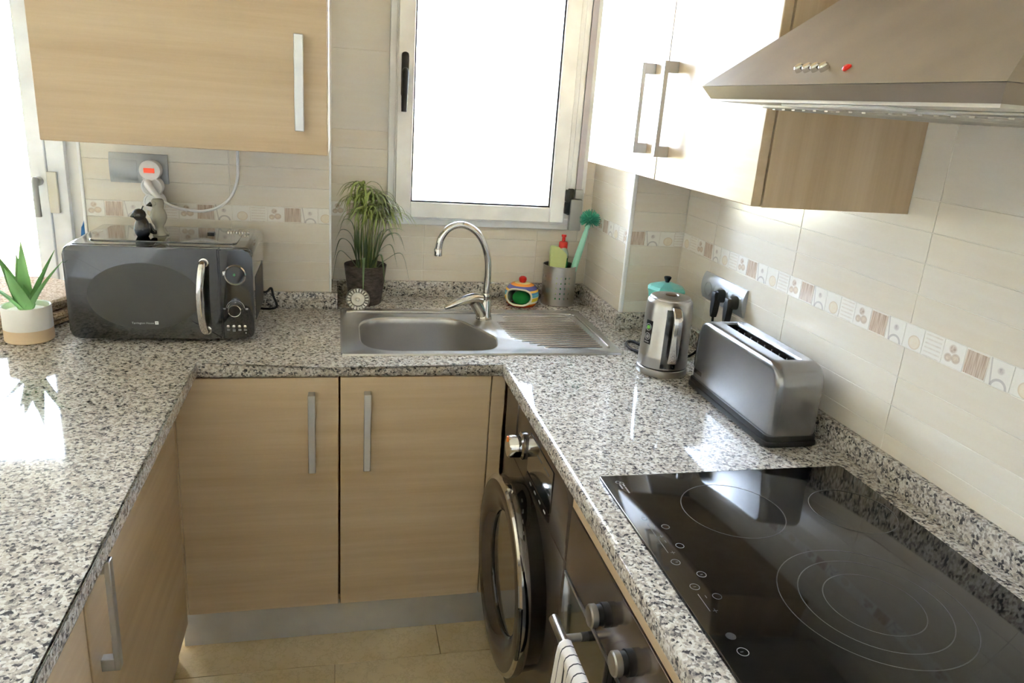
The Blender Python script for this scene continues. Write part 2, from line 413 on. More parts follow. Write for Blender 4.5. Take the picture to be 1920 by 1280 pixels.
t2 = struct(mk('trim_2', aprism(NB(), rrect(XJ - .005, XJ + .002, YA - .0015, YA + .006, .002, 3), lambda a, b, z: (a, b, z), .05, ZC), WHITEP))
t3 = struct(mk('trim_3', aprism(NB(), rrect(XA - .003, XA + .006, YA - .003, YA + .008, .003, 3), lambda a, b, z: (a, b, z), .05, ZC), WHITEP))

# floor tiles (cream marble, half bond)
for j in range(10):
    y1 = .23 - .3 * j; off = .02 if j % 2 == 0 else -.275
    for i in range(-1, 3):
        x0 = off + .6 * i; a, b = max(x0, -.18), min(x0 + .6, .98)
        if j == 0: a, b = ((-.18, .62), (.62, .98), (1, 1), (1, 1))[i + 1]
        if b - a < .03: continue
        k = ('fl', round(b - a, 4))
        if k not in TMM: bm = abox(NB(), -(b - a) / 2 + .001, (b - a) / 2 - .001, -.149, .149, -.004, 0, .0006, 1); me = bpy.data.meshes.new('floor_tile'); bm.to_mesh(me); bm.free(); me.materials.append(MARB); TMM[k] = me
        link('floor_tile', TMM[k], None, floor, ((a + b) / 2, y1 - .15, ZF))

# kitchen window -----------------------------------------------------------
win = struct(thing('window_1', None, None, (.834, .70, .249)))
fy0, fy1 = .692, .735
def ring_frame(bm, x0, x1, z0, z1, w, y0, y1, bev=.002):
    for q in ((x0, x0 + w, z0, z1), (x1 - w, x1, z0, z1), (x0 + w, x1 - w, z0, z0 + w), (x0 + w, x1 - w, z1 - w, z1)):
        abox(bm, q[0], q[1], y0, y1, q[2], q[3], bev, 1)
    return bm
mk('outer_frame', ring_frame(NB(), .4927, 1.1755, .249, 1.36, .032, .708, .745), WHITEF, win)
mk('inner_frame_lip', ring_frame(NB(), .512, 1.157, .268, 1.342, .02, .70, .708, .001), WHITEF, win)
sash = mk('sash', ring_frame(NB(), .5165, 1.1, .276, 1.336, .052, .681, .73, .003), WHITEF, win)
mk('glazing_bead', ring_frame(NB(), .5675, 1.049, .327, 1.285, .006, .69, .712, .001), BLACKP, sash)
box('pane', .57, 1.046, .706, .712, .33, 1.282, GLASS, sash)
h = thing('tmp', None, None); bpy.data.objects.remove(h)
hb = mk('handle_base', aprism(NB(), rrect(.527, .549, .655, .79, .011), lambda a, b, c: (a, c, b), .670, .681, .002), BLACKP, sash, label='black window handle plate')
hd = mk('handle', alathe(atube(NB(), [(.538, .664, .735), (.538, .654, .733), (.5375, .651, .715), (.5365, .652, .66), (.536, .653, .612)], lambda t: .0085 + .002 * math.sin(t * PI), 10, 5), [(.0095, 0), (.0095, .014)], (.538, .657, .735), (0, 1, 0), 16), BLACKP, sash, label='black lever handle')
mk('hinge', abox(abox(abox(NB(), 1.098, 1.114, .668, .692, .31, .35, .004), 1.098, 1.114, .668, .692, .352, .392, .004), 1.112, 1.13, .684, .70, .305, .395, .002), BLACKP, sash)
box('frame_cover', 1.096, 1.146, .703, .736, .275, 1.338, WHITEF, win, .001, 1)
box('shutter_strap', 1.138, 1.158, .690, .694, .385, 1.36, SHUT, win)
box('strap_guide', 1.120, 1.1755, .70, .712, .38, 1.36, WHITEF, win, .002)
mk('strap_winder', abox(abox(NB(), 1.1205, 1.163, .676, .70, .252, .36, .004), 1.134, 1.163, .680, .70, .362, .394, .003), STONEG, win)

# balcony door -------------------------------------------------------------
dr = struct(thing('door_1', None, None, (-1.5, 1.3, ZF)))
mk('door_frame', abox(abox(abox(NB(), -.70, -.64, 1.27, 1.34, ZF, 1.32, .003), -2.5, -2.44, 1.27, 1.34, ZF, 1.32, .003), -2.44, -.70, 1.27, 1.34, 1.26, 1.32, .003), WHITEF, dr)
for x0, x1 in ((-1.57, -.702), (-2.438, -1.572)):
    lf = mk('door_leaf', ring_frame(NB(), x0, x1, ZF + .01, 1.258, .055, 1.262, 1.31, .003), WHITEF, dr)
    box('pane', x0 + .05, x1 - .05, 1.284, 1.29, ZF + .06, 1.21, GLASS, lf)
lf = dr.children[1]
mk('handle', atube(alathe(NB(), [(.016, 0), (.016, .03)], (-.728, 1.228, .27), (0, 1, 0), 16), [(-.728, 1.226, .285), (-.729, 1.22, .26), (-.73, 1.222, .2), (-.73, 1.224, .145)], .0105, 10, 4), STONEG, lf)
box('strap_box', -.700, -.668, 1.25, 1.27, .155, .305, plain('cream_fitting', (222, 216, 200), .5), dr, .004)
mk('roller_shutter', abox(NB(), -2.44, -.70, 1.36, 1.372, .89, 1.32), WHITEF, dr)
rl = thing('balcony_railing', 'grey metal balcony railing outside the glazed balcony door', 'railing', (-1.4, 2.3, ZF))
tube('top_rail', [(-3.4, 2.3, .10), (-.2, 2.3, .10)], .022, RAILM, rl, 10, 0)
tube('lower_rail', [(-3.4, 2.3, -.085), (-.2, 2.3, -.085)], .018, RAILM, rl, 10, 0)
for i in range(12): tube('baluster', [(-3.3 + .27 * i + .05, 2.3, ZF), (-3.3 + .27 * i + .05, 2.3, .10)], .016, RAILM, rl, 8, 0)
struct(box('floor_balcony', -3.7, .6, 1.45, 2.4, ZF - .2, ZF - .01, plain('balcony_terracotta', (190, 160, 130), .8)))
# hillside outside
bm = NB(); GX, GY = 46, 36; vv = []
rr = random.Random(3); ph = [(rr.uniform(.02, .12), rr.uniform(.02, .12), rr.uniform(0, 6), rr.uniform(.2, 1)) for _ in range(8)]
for j in range(GY + 1):
    for i in range(GX + 1):
        x = -110 + 220 * i / GX; y = 6 + 110 * j / GY
        z = -6.5 + sum(a * math.sin(p * x + q * y + r) for p, q, r, a in ph) * .8 * min(1, j / 6) + max(0, y - 45) * .05
        vv.append(bm.verts.new((x, y, z)))
for j in range(GY):
    for i in range(GX): k = j * (GX + 1) + i; bm.faces.new((vv[k], vv[k + 1], vv[k + GX + 2], vv[k + GX + 1]))
def scrub():
    k = N('dry_grass_hillside'); a = k.noise(k.coords(), .5, 6, .7)
    return k.set(.95, 0, .1, 0, k.ramp(a.outputs[0], [(.38, (150, 140, 84)), (.5, (214, 196, 150)), (.7, (226, 212, 176))]))
struct(mk('ground', bm, scrub(), smooth=60))
SHRUB = plain('olive_shrub', (132, 128, 70), .9, var=.3)
for i, (x, y, r) in enumerate([(9.5, 30, 1.6), (14.2, 32, 1.3), (12, 38, 2.0), (18.5, 34, 1.7), (8.0, 42, 2.1), (21, 40, 2.2), (-20, 30, 1.9), (-24, 36, 2.3), (-27, 42, 2.4)]):
    bm = NB(); bmesh.ops.create_icosphere(bm, subdivisions=3, radius=r)
    q = random.Random(i)
    for v in bm.verts: v.co *= 1 + .28 * (q.random() - .5); v.co.z *= .75; v.co += Vector((x, y, -6.6 + r * .4))
    o = tag(mk('shrub', bm, SHRUB, smooth=80), 'olive green shrub on the dry hillside beyond the %s' % ('window' if x > 0 else 'balcony railing'), 'shrub', 'shrubs on the hillside beyond the %s' % ('window' if x > 0 else 'balcony'))

# ------------------------------------------------------------------ worktop
wt = thing('granite_worktop', 'U-shaped speckled grey granite worktop running along three sides', 'worktop', (.4, .3, 0))
SX0, SX1, SY0, SY1 = .34, 1.132, .074, .526
HX0, HX1 = .345, 1.127
xs = [-.86, XA - .006, 0, XJ + .01, .38, .8, XR, XC, XW]; xs = sorted(set([-.86, XA - .006, 0, XJ, SX0 + .012, XR, .79, SX1 - .012, XC, XW]))
ys = sorted(set([-2.35, 0, SY0 + .012, SY1 - .012, YC, YA, .63, YB]))
def filled(x, y):
    if x < 0: ok = y < YA or (x < XA - .006 and y < .63)
    elif x < XR: ok = y > 0
    else: ok = True
    if XA < x < XJ and y > YA: ok = False
    if x > XC and y > YC: ok = False
    if x < XA and y > .63: ok = False
    if 0 < x < XJ and y > YA: ok = False
    if SX0 + .012 < x < .79 and SY0 + .012 < y < SY1 - .012: ok = False
    if .79 < x < SX1 - .012 and SY0 + .012 < y < SY1 - .012: ok = False
    return ok
bm = NB(); vd = {}
TH = .032
def gv(i, j, z):
    k = (i, j, z)
    if k not in vd: vd[k] = bm.verts.new((xs[i], ys[j], z))
    return vd[k]
F = {(i, j): filled((xs[i] + xs[i + 1]) / 2, (ys[j] + ys[j + 1]) / 2) for i in range(len(xs) - 1) for j in range(len(ys) - 1)}
for (i, j), on in F.items():
    if not on: continue
    for z in (0, -TH): bm.faces.new([gv(i, j, z), gv(i + 1, j, z), gv(i + 1, j + 1, z), gv(i, j + 1, z)])
    for (di, dj), (a, b) in (((-1, 0), ((i, j), (i, j + 1))), ((1, 0), ((i + 1, j), (i + 1, j + 1))), ((0, -1), ((i, j), (i + 1, j))), ((0, 1), ((i, j + 1), (i + 1, j + 1)))):
        if not F.get((i + di, j + dj), False): bm.faces.new([gv(*a, 0), gv(*b, 0), gv(*b, -TH), gv(*a, -TH)])
bm.normal_update()
fe = []
for e in bm.edges:
    a, b = e.verts[0].co, e.verts[1].co
    if abs(a.z - b.z) > 1e-5: continue
    on = lambda p: (abs(p.x) < 1e-5 and p.y < 1e-4) or (abs(p.x - XR) < 1e-5 and p.y < 1e-4) or (abs(p.y) < 1e-5 and -1e-4 < p.x < XR + 1e-4) or abs(p.x + .86) < 1e-5
    if on(a) and on(b) and len(e.link_faces) == 2 and abs(e.link_faces[0].normal.dot(e.link_faces[1].normal)) < .5: fe.append(e)
bmesh.ops.bevel(bm, geom=fe, offset=.011, segments=4, affect='EDGES', profile=.5)
mk('slab', bm, GRAN, wt, 50)
UH = .052
def upst(x0, x1, y0, y1, lab): tag(box('granite_upstand', x0, x1, y0, y1, 0, UH, GRAN, None, .0025, 2), lab, 'upstand')
upst(XA, XJ, YA - .02, YA, 'granite upstand strip behind the microwave')
upst(XJ, XJ + .02, YA - .02, YB - .02, 'short granite upstand turning the corner behind the plant pot')
upst(XJ, XC, YB - .02, YB, 'granite upstand strip under the window behind the sink')
upst(XC - .02, XC, YC - .02, YB - .02, 'granite upstand strip beside the ribbed drainer')
upst(XC - .0, XW - .02, YC - .02, YC, 'short granite upstand behind the kettle and moka pot')
upst(XW - .02, XW, -2.35, YC, 'long granite upstand behind the toaster and hob')

# ------------------------------------------------------------------ cabinets
def bar_handle(parent, p, axis, out, L=.205, w=.018, st=.03):
    """D bar: p = centre on the door face; axis = direction of the bar; out = outward normal"""
    a, o = Vector(axis), Vector(out); s = a.cross(o); p = Vector(p); bm = NB()
    def ob(c, la, ls, lo, bev):
        b2 = NB(); abox(b2, -la / 2, la / 2, -ls / 2, ls / 2, -lo / 2, lo / 2, bev, 1)
        for v in b2.verts: v.co = c + a * v.co.x + s * v.co.y + o * v.co.z
        me = bpy.data.meshes.new('q'); b2.to_mesh(me); b2.free(); bm.from_mesh(me); bpy.data.meshes.remove(me)
    ob(p + o * (st - .005), L, w, .010, .0015)
    for q in (-1, 1): ob(p + a * q * (L / 2 - .012) + o * (st / 2 - .0035), .024, w * .92, st - .007, .001)
    return mk('handle', bm, ALU, parent, label='satin aluminium bar handle')
YD = .0084
sc = thing('sink_cabinet', 'oak base cabinet with two doors under the sink', 'cabinet', (.34, .3, ZF))
box('bottom_panel', -.058, 1.166, YD + .021, .5, -.717, -.70, WOOD_X, sc)
box('side_panel', -.058, -.042, YD + .021, .5, -.70, -.034, WOOD_X, sc)
box('side_panel', 1.15, 1.166, YD + .021, .5, -.70, -.034, WOOD_X, sc)
box('back_panel', -.042, 1.15, .492, .5, -.70, -.034, WOOD_X, sc)
box('corner_post', -.10, -.059, YD + .002, YD + .021, -.7169, -.0345, WOOD_X, sc)
d1 = box('door', -.0575, .3345, YD, YD + .019, -.7169, -.0345, WOOD_X, sc, .0012, 1)
bar_handle(d1, (.268, YD, -.181), (0, 0, 1), (0, -1, 0), .216)
d2 = box('door', .3393, .7325, YD, YD + .019, -.7169, -.0345, WOOD_X, sc, .0012, 1)
bar_handle(d2, (.4075, YD, -.181), (0, 0, 1), (0, -1, 0), .216)
box('filler_strip', .7355, .7725, YD, YD + .019, -.7169, -.0345, WOOD_X, sc, .0012, 1)
pl = tag(mk('plinth', abox(NB(), -.085, .776, .056, .070, ZF, -.719, .001, 1), ALUP), 'brushed aluminium plinth strip below the sink cabinet doors', 'plinth')
# peninsula cabinets
XP = -.06
for i, (ya, yb) in enumerate(((-.703, -.0), (-1.31, -.707), (-1.92, -1.314))):
    pc = thing('peninsula_cabinet', ['oak peninsula base cabinet meeting the sink cabinet in the corner', 'oak peninsula base cabinet second from the corner', 'oak peninsula base cabinet furthest from the window wall'][i], 'cabinet', (-.4, (ya + yb) / 2, ZF), 'peninsula base cabinets')
    box('body', -.62, XP - .021, ya, yb, -.72, -.034, WOODP, pc)
    d = box('door', XP - .019, XP, ya + .002, yb - .002, -.735, -.0365, WOODP, pc, .0012, 1)
    bar_handle(d, (XP, ya + .05, -.205), (0, 0, 1), (1, 0, 0), .216)
    box('toe_kick', -.60, XP - .03, ya, yb, ZF, -.72, WOODP, pc)
# wall cabinets
ZU, YU = .5123, .0264
wc = thing('wall_cabinet', 'deep oak wall cabinet with a single door above the microwave', 'cabinet', (.01, .3, ZU))
box('body', -.2925, .3113, YU + .021, YA - .001, ZU + .002, 1.34, WOODU_X, wc)
d = box('door', -.2925, .3095, YU, YU + .019, ZU, 1.34, WOODU_X, wc, .0015, 1)
bar_handle(d, (.248, YU, .668), (0, 0, 1), (0, -1, 0), .205, .0205, .034)
wr = thing('wall_cabinet', 'pale oak wall cabinet with two doors beside the cooker hood', 'cabinet', (1.24, -.1, ZU))
XU = 1.0607
bm = abox(abox(NB(), XU + .021, XC - .001, YC - .001, .3625, ZU + .002, 1.34), XU + .021, XW - .001, -.565, YC - .003, ZU + .002, 1.34)
box('body', XU + .021, XW - .001, -.566, YC - .001, ZU + .002, 1.34, WOODU_Z, wr)
box('side_panel', XU + .0225, XW - .001, -.5835, -.5665, ZU - .001, 1.34, WOODU_Z, wr)
for ya, yb, hy in ((-.138, .3635, -.062), (-.5835, -.141, -.19)):
    d = box('door', XU, XU + .019, ya, yb, ZU, 1.34, WOODU_Y, wr, .0015, 1)
    bar_handle(d, (XU, hy, .67), (0, 0, 1), (-1, 0, 0), .205, .018, .034)

# ------------------------------------------------------------------ cooker hood
hx0, hy0, hy1 = .897, -1.238, -.655
hd_ = thing('cooker_hood', 'stainless steel pyramid cooker hood mounted above the hob', 'cooker hood', (1.2, -.95, .688))
bm = NB(); Q = [((hx0, hy0), (XW, hy0), (XW, hy1), (hx0, hy1), .7065), ((1.13, -1.09), (XW, -1.09), (XW, -.80), (1.13, -.80), .905)]
R = [[bm.verts.new((p[0], p[1], q[4])) for p in q[:4]] for q in Q]
for i in range(4): bm.faces.new((R[0][i], R[0][(i + 1) % 4], R[1][(i + 1) % 4], R[1][i]))
bm.faces.new(R[0]); bm.faces.new(R[1])
mk('canopy', bm, HOODS, hd_, 20)
box('chimney', 1.13, XW - .001, -1.09, -.80, .905, ZC, HOODS, hd_)
bm = NB(); i_ = .012
A = [(hx0, hy0), (XW, hy0), (XW, hy1), (hx0, hy1)]; B = [(hx0 + i_, hy0 + i_), (XW, hy0 + i_), (XW, hy1 - i_), (hx0 + i_, hy1 - i_)]
RA = [bm.verts.new((*p, .706)) for p in A]; RB = [bm.verts.new((*p, .6885)) for p in B]
for i in range(4): bm.faces.new((RA[i], RA[(i + 1) % 4], RB[(i + 1) % 4], RB[i]))
bm.faces.new(RA); mk('rim', bm, HOODR, hd_, 20)
FILT = plain('filter_metal', (196, 192, 184), .35, .8)
box('underside_panel', hx0 + .014, XW - .001, hy0 + .014, hy1 - .014, .685, .695, FILT, hd_)
for a, b in ((-1.20, -.955), (-.945, -.69)):
    f = box('grease_filter', hx0 + .09, XW - .06, a, b, .680, .686, FILT, hd_, .002, 1)
    bm = NB()
    for k in range(9): yy = a + .02 + (b - a - .04) * k / 8; abox(bm, hx0 + .1, XW - .07, yy - .004, yy + .004, .678, .681)
    mk('slat', bm, FILT, f)
box('lamp_cover', hx0 + .03, hx0 + .075, -1.05, -.84, .681, .686, plain('frosted_lamp', (230, 228, 222), .4), hd_, .002, 1)
nrm = Vector((-(.905 - .7065), 0, 1.13 - hx0)).normalized(); slope = Vector((1.13 - hx0, 0, .905 - .7065)).normalized()
for k in range(5):
    c = Vector((hx0, 0, .7065)) + slope * .030; c.y = -.886 - .0175 * k - (.026 if k == 4 else 0)
    lathe('button' if k < 4 else 'indicator_lamp', [(.0065, -.002), (.0065, .006), (.005, .008), (0, .008)] if k < 4 else [(.0055, -.002), (.0055, .002), (.003, .004), (0, .004)], c, CHROME if k < 4 else RED, hd_, tuple(nrm), 14)

# ------------------------------------------------------------------ hob
hob = thing('ceramic_hob', 'black ceramic glass hob set into the granite worktop', 'hob', (1.07, -.93, 0))
ox0, oy1, oy0, ox1 = .81, -.633, -1.222, 1.331
mk('glass_top', aprism(NB(), rrect(ox0, ox1, oy0, oy1, .006, 3), lambda a, b, z: (a, b, z), -.002, .005, .0012, 2), GLASSB, hob, 30)
def ring(name, c, r, w, mt, parent, z=.0052, seg=72, a0=0, a1=2 * PI):
    bm = NB(); n = seg; full = abs(a1 - a0 - 2 * PI) < 1e-6; V = []
    for i in range(n if full else n + 1):
        a = a0 + (a1 - a0) * i / n
        V.append([bm.verts.new((c[0] + math.cos(a) * q, c[1] + math.sin(a) * q, zz)) for q, zz in ((r - w, z - .0004), (r - w, z), (r + w, z), (r + w, z - .0004))])
    for i in range(len(V) if full else len(V) - 1):
        A, B = V[i], V[(i + 1) % len(V)]
        for k in range(3): bm.faces.new((A[k], A[k + 1], B[k + 1], B[k]))
    return mk(name, bm, mt, parent, 0)
for c, rs in (((1.09, -1.045), (.135, .105, .07)), ((1.01, -.775), (.09,)), ((1.235, -.80), (.075,))):
    for r in rs: ring('zone_ring', c, r, .0007, PRINTD, hob)
PX = .843
def mark(x0, x1, y0, y1): box('printed_mark', x0, x1, y0, y1, .0046, .0053, PRINTH, hob)
for x, y, r in ((.8645, -.815, .0065), (.8645, -.871, .0065), (.838, -.913, .007), (.8645, -.9475, .007), (.84, -.975, .007), (.863, -1.0, .0065), (.8415, -1.112, .0075), (.838, -.787, .0045), (.838, -.660, .0045), (.8435, -.664, .004)): ring('touch_symbol', (x, y), r, .0005, PRINTH, hob, seg=28)
for y0, y1 in ((-.842, -.805), (-.888, -.850), (-1.03, -.992)):
    mark(.8362, .8372, y0, y1)
    mark(.8455, .8462, y0 + .028, y0 + .034)                                   # minus
    mark(.8445, .8452, y0 - .004, y0 + .004); mark(.8412, .8485, y0 - .0004, y0 + .0004)   # plus
for y in (-.913, -.975, -1.112, -.9475): mark((.8645 if y == -.9475 else .84) - .002, (.8645 if y == -.9475 else .84) + .002, y - .0004, y + .0004)
lathe('touch_symbol', [(.007, 0), (.007, .0006), (0, .0006)], (.8405, -1.082, .0047), PRINTD, hob, seg=24)
for x, a, b in ((.845, -.668, -.676), (.845, -.6785, -.684), (.845, -.685, -.700), (.838, -.668, -.684)): mark(x - .0014, x + .0014, b, a)

# ------------------------------------------------------------------ sink
sk = thing('steel_sink', 'inset stainless steel sink with one bowl and ribbed drainer', 'sink', (.73, .3, 0))
bowl = rpoly([(.392, .105), (.392, .435), (.70, .435), (.792, .235), (.770, .105)], [.11, .11, .10, .09, .08], 8)
outer = rrect(SX0, SX1, SY0, SY1, .012, 3)
bm = NB()
def loop(pts, z): return [bm.verts.new((p[0], p[1], z)) for p in pts]
def edges(L): return [bm.edges.new((L[i], L[(i + 1) % len(L)])) for i in range(len(L))]
cx, cy = .585, .27
shr = lambda k: [(cx + (p[0] - cx) * k, cy + (p[1] - cy) * k) for p in bowl]
o1 = loop([(.736 + (p[0] - .736) * .985, .3 + (p[1] - .3) * .975) for p in outer], .0035); b0 = loop(shr(1.0), .0035)
bmesh.ops.triangle_fill(bm, edges=edges(o1) + edges(b0), use_beauty=True)
o0 = loop(outer, 0); o2 = loop([(.736 + (p[0] - .736) * .994, .3 + (p[1] - .3) * .99) for p in outer], .0052)
def bridge(A, B):
    for i in range(len(A)): bm.faces.new((A[i], A[(i + 1) % len(A)], B[(i + 1) % len(B)], B[i]))
bridge(o0, o2); bridge(o2, o1)
prev = b0
for k, z in ((.985, .002), (.972, -.004), (.962, -.02), (.945, -.12), (.90, -.148), (.80, -.16), (.3, -.164)):
    nx = loop(shr(k), z); bridge(prev, nx); prev = nx
bm.faces.new(prev)
mk('basin', bm, STEELS, sk, 45)
lathe('drain', [(.04, 0), (.04, .003), (.03, .003), (.024, -.002), (0, -.002)], (.585, .27, -.1635), CHROME, sk, seg=28)
bm = NB()
for k in range(17):
    y = .135 + .019 * k; x0 = .83 + (.0 if y > .22 else (.22 - y) * .9) + (.03 if y > .40 else 0) - (y - .22) * .05
    atube(bm, [(x0, y, .0035), (x0 + .012, y, .0048), (1.075 - (y - .1) * .02, y, .0048), (1.085 - (y - .1) * .02, y, .0035)], .0026, 6)
mk('drainer_ribs', bm, STEELS, sk, 60)
tube('drainer_border', [(.80, .475, .004), (1.06, .475, .005), (1.095, .462, .005), (1.104, .43, .005), (1.104, .16, .005), (1.10, .135, .004)], .004, STEELS, sk, 8, 5)
tube('rear_ledge', [(.36, .482, .0035), (.385, .482, .006), (.77, .482, .006), (.80, .482, .0035)], .005, STEELS, sk, 8, 0)

tap = thing('kitchen_tap', 'chrome mixer tap with a swan-neck spout beside the sink bowl', 'tap', (.786, .425, 0))
lathe('body', [(.025, .002), (.026, .008), (.0225, .014), (.0215, .06), (.018, .068)], (.786, .425, 0), CHROME, tap, seg=28)
lathe('collar', [(.0125, 0), (.014, .004), (.014, .014), (.011, .02)], (.790, .43, .066), CHROME, tap, seg=20)
tube('spout', [(.790, .43, .075), (.792, .43, .15), (.786, .43, .205), (.766, .43, .255), (.735, .43, .287), (.697, .43, .298), (.662, .43, .285), (.640, .43, .255), (.633, .43, .222)], .0105, CHROME, tap, 14, 6)
lathe('aerator', [(.0125, 0), (.0125, .02), (.011, .023)], (.6325, .43, .201), CHROME, tap, seg=20)
tube('lever_neck', [(.787, .425, .008), (.772, .420, .036), (.750, .413, .066)], lambda t: .0215 - .001 * t, CHROME, tap, 18, 4)
tube('lever', [(.770, .418, .070), (.745, .411, .075), (.712, .402, .068), (.675, .394, .054), (.655, .390, .046)], lambda t: .0235 * (1 - t ** 1.8 * .72), CHROME, tap, 18, 5, flat=.72)

# basket strainer leaning on the plant pot
st = thing('sink_strainer', 'round slotted steel sink strainer leaning against the plant pot', 'strainer', (.395, .51, 0))
sa = Vector((.05, -.90, .42)).normalized(); sc_ = Vector((.395, .512, .0375))
lathe('rim', [(.0365, -.003), (.0375, 0), (.036, .003), (.034, .001), (.0325, -.001), (.0335, -.003), (.0365, -.003)], sc_, STEELS, st, tuple(sa), 48, False)
lathe('centre_cap', [(0, -.002), (.0235, -.002), (.0235, .0005), (.0205, .003), (.012, .003), (.006, .002), (.005, .006), (0, .007)], sc_, STEELS, st, tuple(sa), 48)
u, v, w = frame_of(sa)
for k in range(20):
    a = 2 * PI * k / 20; d = u * math.cos(a) + v * math.sin(a); e = -u * math.sin(a) + v * math.cos(a); bm = NB()
    P = [sc_ + d * rr_ + e * ee for rr_, ee in ((.0225, -.0022), (.0332, -.0034), (.0332, .0034), (.0225, .0022))]
    A = [bm.verts.new(p - w * .0015) for p in P]; B = [bm.verts.new(p + w * .0004) for p in P]; bm.faces.new(A); bm.faces.new(B)
    for i in range(4): bm.faces.new((A[i], A[(i + 1) % 4], B[(i + 1) % 4], B[i]))
    mk('spoke', bm, STEELS, st, 0)

# ------------------------------------------------------------------ microwave
mx0, mx1, my0, my1, mz0, mz1 = -.3285, .1165, .187, .495, .012, .2535
mw = thing('microwave', 'black retro microwave with an oval window and chrome handle', 'microwave', (-.105, .34, 0))
def zx(y): return lambda a, b, c: (a, c, b)
mk('casing', aprism(NB(), rrect(mx0, mx1, mz0, mz1, .022, 5), lambda a, b, c: (a, c, b), my0 + .018, my1, .004, 2), BLACK, mw)
mk('roof_panel', aprism(NB(), rrect(mx0 + .045, mx1 - .045, my0 + .06, my1 - .03, .014, 4), lambda a, b, z: (a, b, z), mz1 - .001, mz1 + .003, .0015, 1), BLACK, mw)
box('roof_latch', -.018, .000, .365, .385, mz1 + .002, mz1 + .008, BLACKP, mw, .001, 1)
for k in range(8): box('vent_fin', .03 + .0075 * k, .034 + .0075 * k, .40, .43, mz1 + .002, mz1 + .0065, CHROME, mw, .001, 1)
XD = .0345
dd = mk('door', aprism(NB(), rpoly([(mx0, mz0), (XD, mz0), (XD, mz1 - .001), (mx0, mz1 - .001)], [.022, .001, .001, .022], 5), lambda a, b, c: (a, c, b), my0, my0 + .017, .005, 3), BLACK, mw)
ell = lambda cx_, cz_, a, b, n=64: [(cx_ + a * math.cos(2 * PI * i / n), cz_ + b * math.sin(2 * PI * i / n)) for i in range(n)]
mk('window_recess', aprism(NB(), ell(-.148, .118, .139, .094), lambda a, b, c: (a, c, b), my0 - .0006, my0 + .004, .0005, 1), BLACK, dd)
mk('window', aprism(NB(), ell(-.149, .124, .133, .087), lambda a, b, c: (a, c, b), my0 - .0014, my0 + .004, .0006, 1), MWWIN, dd)
hn = mk('handle', atube(NB(), [(-.0015, my0 - .006, .216), (-.003, my0 - .026, .212), (-.0075, my0 - .036, .17), (-.0095, my0 - .038, .12), (-.008, my0 - .034, .07), (-.004, my0 - .024, .042), (-.002, my0 - .004, .036)], lambda t: .0092 + .0015 * math.sin(PI * t), 14, 5), CHROME, dd, label='curved chrome handle')
for z in (.2165, .036): lathe('handle_mount', [(.0125, 0), (.0115, .006), (.008, .007)], (-.0015, my0 + .0005, z), CHROME, dd, (0, -1, 0), 20)
text('wordmark', 'Tarrington House', .0073, PRINT, dd, Matrix.Translation((-.183, my0 - .0016, .0515)) @ Matrix.Rotation(PI / 2, 4, 'X'))
lg = box('logo_badge', -.1275, -.1195, my0 - .0024, my0 - .001, .0505, .0585, plain('badge_white', (225, 225, 225), .5), dd)
box('logo_inset', -.126, -.121, my0 - .0028, my0 - .002, .0533, .0563, PRINT, lg)
cpn = mk('control_panel', aprism(NB(), rpoly([(XD + .0012, mz0), (mx1, mz0), (mx1, mz1 - .001), (XD + .0012, mz1 - .001)], [.001, .022, .022, .001], 5), lambda a, b, c: (a, c, b), my0, my0 + .017, .005, 3), BLACK, mw)
lathe('dial_ring', [(.0245, -.002), (.0275, .003), (.0275, .006), (.025, .009), (.0225, .006), (.022, .003)], (.073, my0, .1855), CHROME, cpn, (0, -1, 0), 48, False)
dsp = lathe('display', [(.0228, 0), (.0228, .0035), (0, .0035)], (.073, my0, .1855), BLACK, cpn, (0, -1, 0), 40)
box('dial_tab', .0425, .048, my0 - .006, my0, .183, .196, CHROME, cpn, .001, 1)
GLOW = N('display_green'); GLOW.set(.5, 0, .5, 0, (30, 110, 40)); GLOW.b.inputs['Emission Color'].default_value = (.05, .6, .1, 1); GLOW.b.inputs['Emission Strength'].default_value = .03
text('display_digit', ':0', .009, GLOW.m, dsp, Matrix.Translation((.067, my0 - .0037, .183)) @ Matrix.Rotation(PI / 2, 4, 'X'))
kb = lathe('knob', [(.0195, 0), (.0195, .006), (.0172, .010), (.0172, .024), (.0155, .0265), (.0142, .0255)], (.0705, my0, .0945), CHROME, cpn, (0, -1, 0), 40, False)
lathe('knob_face', [(.0145, .02), (.0145, .0255), (0, .0255)], (.0705, my0, .0945), BLACK, kb, (0, -1, 0), 32)
bm = NB(); atube(bm, [(.0705 + .0225 * math.cos(a), my0 - .0008, .0945 + .0225 * math.sin(a)) for a in [PI * (.02 + .96 * i / 24) for i in range(25)]], .0006, 6); mk('dial_arc', bm, PRINT, cpn)
for x0, x1, z in ((.0395, .046, .0945), (.0955, .102, .0945), (.068, .074, .1195), (.0405, .046, .092), (.0955, .1015, .092)): box('printed_mark', x0, x1, my0 - .0006, my0 + .001, z, z + .0012, PRINT, cpn)
for k in range(4):
    x = .0505 + .0142 * k
    lathe('button', [(.0042, 0), (.0042, .003), (.002, .0042), (0, .0044)], (x, my0, .0455), CHROME, cpn, (0, -1, 0), 14)
    for q in range((2, 3, 2, 2)[k]): box('button_caption', x - .0035, x + .004, my0 - .0005, my0 + .001, .0365 - .0026 * q, .0378 - .0026 * q, PRINT, cpn)
lathe('led', [(.0015, 0), (.0012, .001), (0, .001)], (.0945, my0, .0275), WHITEP, cpn, (0, -1, 0), 10)
mk('side_grille', abox(NB(), mx1 - .001, mx1 + .0012, my0 + .05, my1 - .05, .05, .17, .0005, 1), BLACKP, mw)
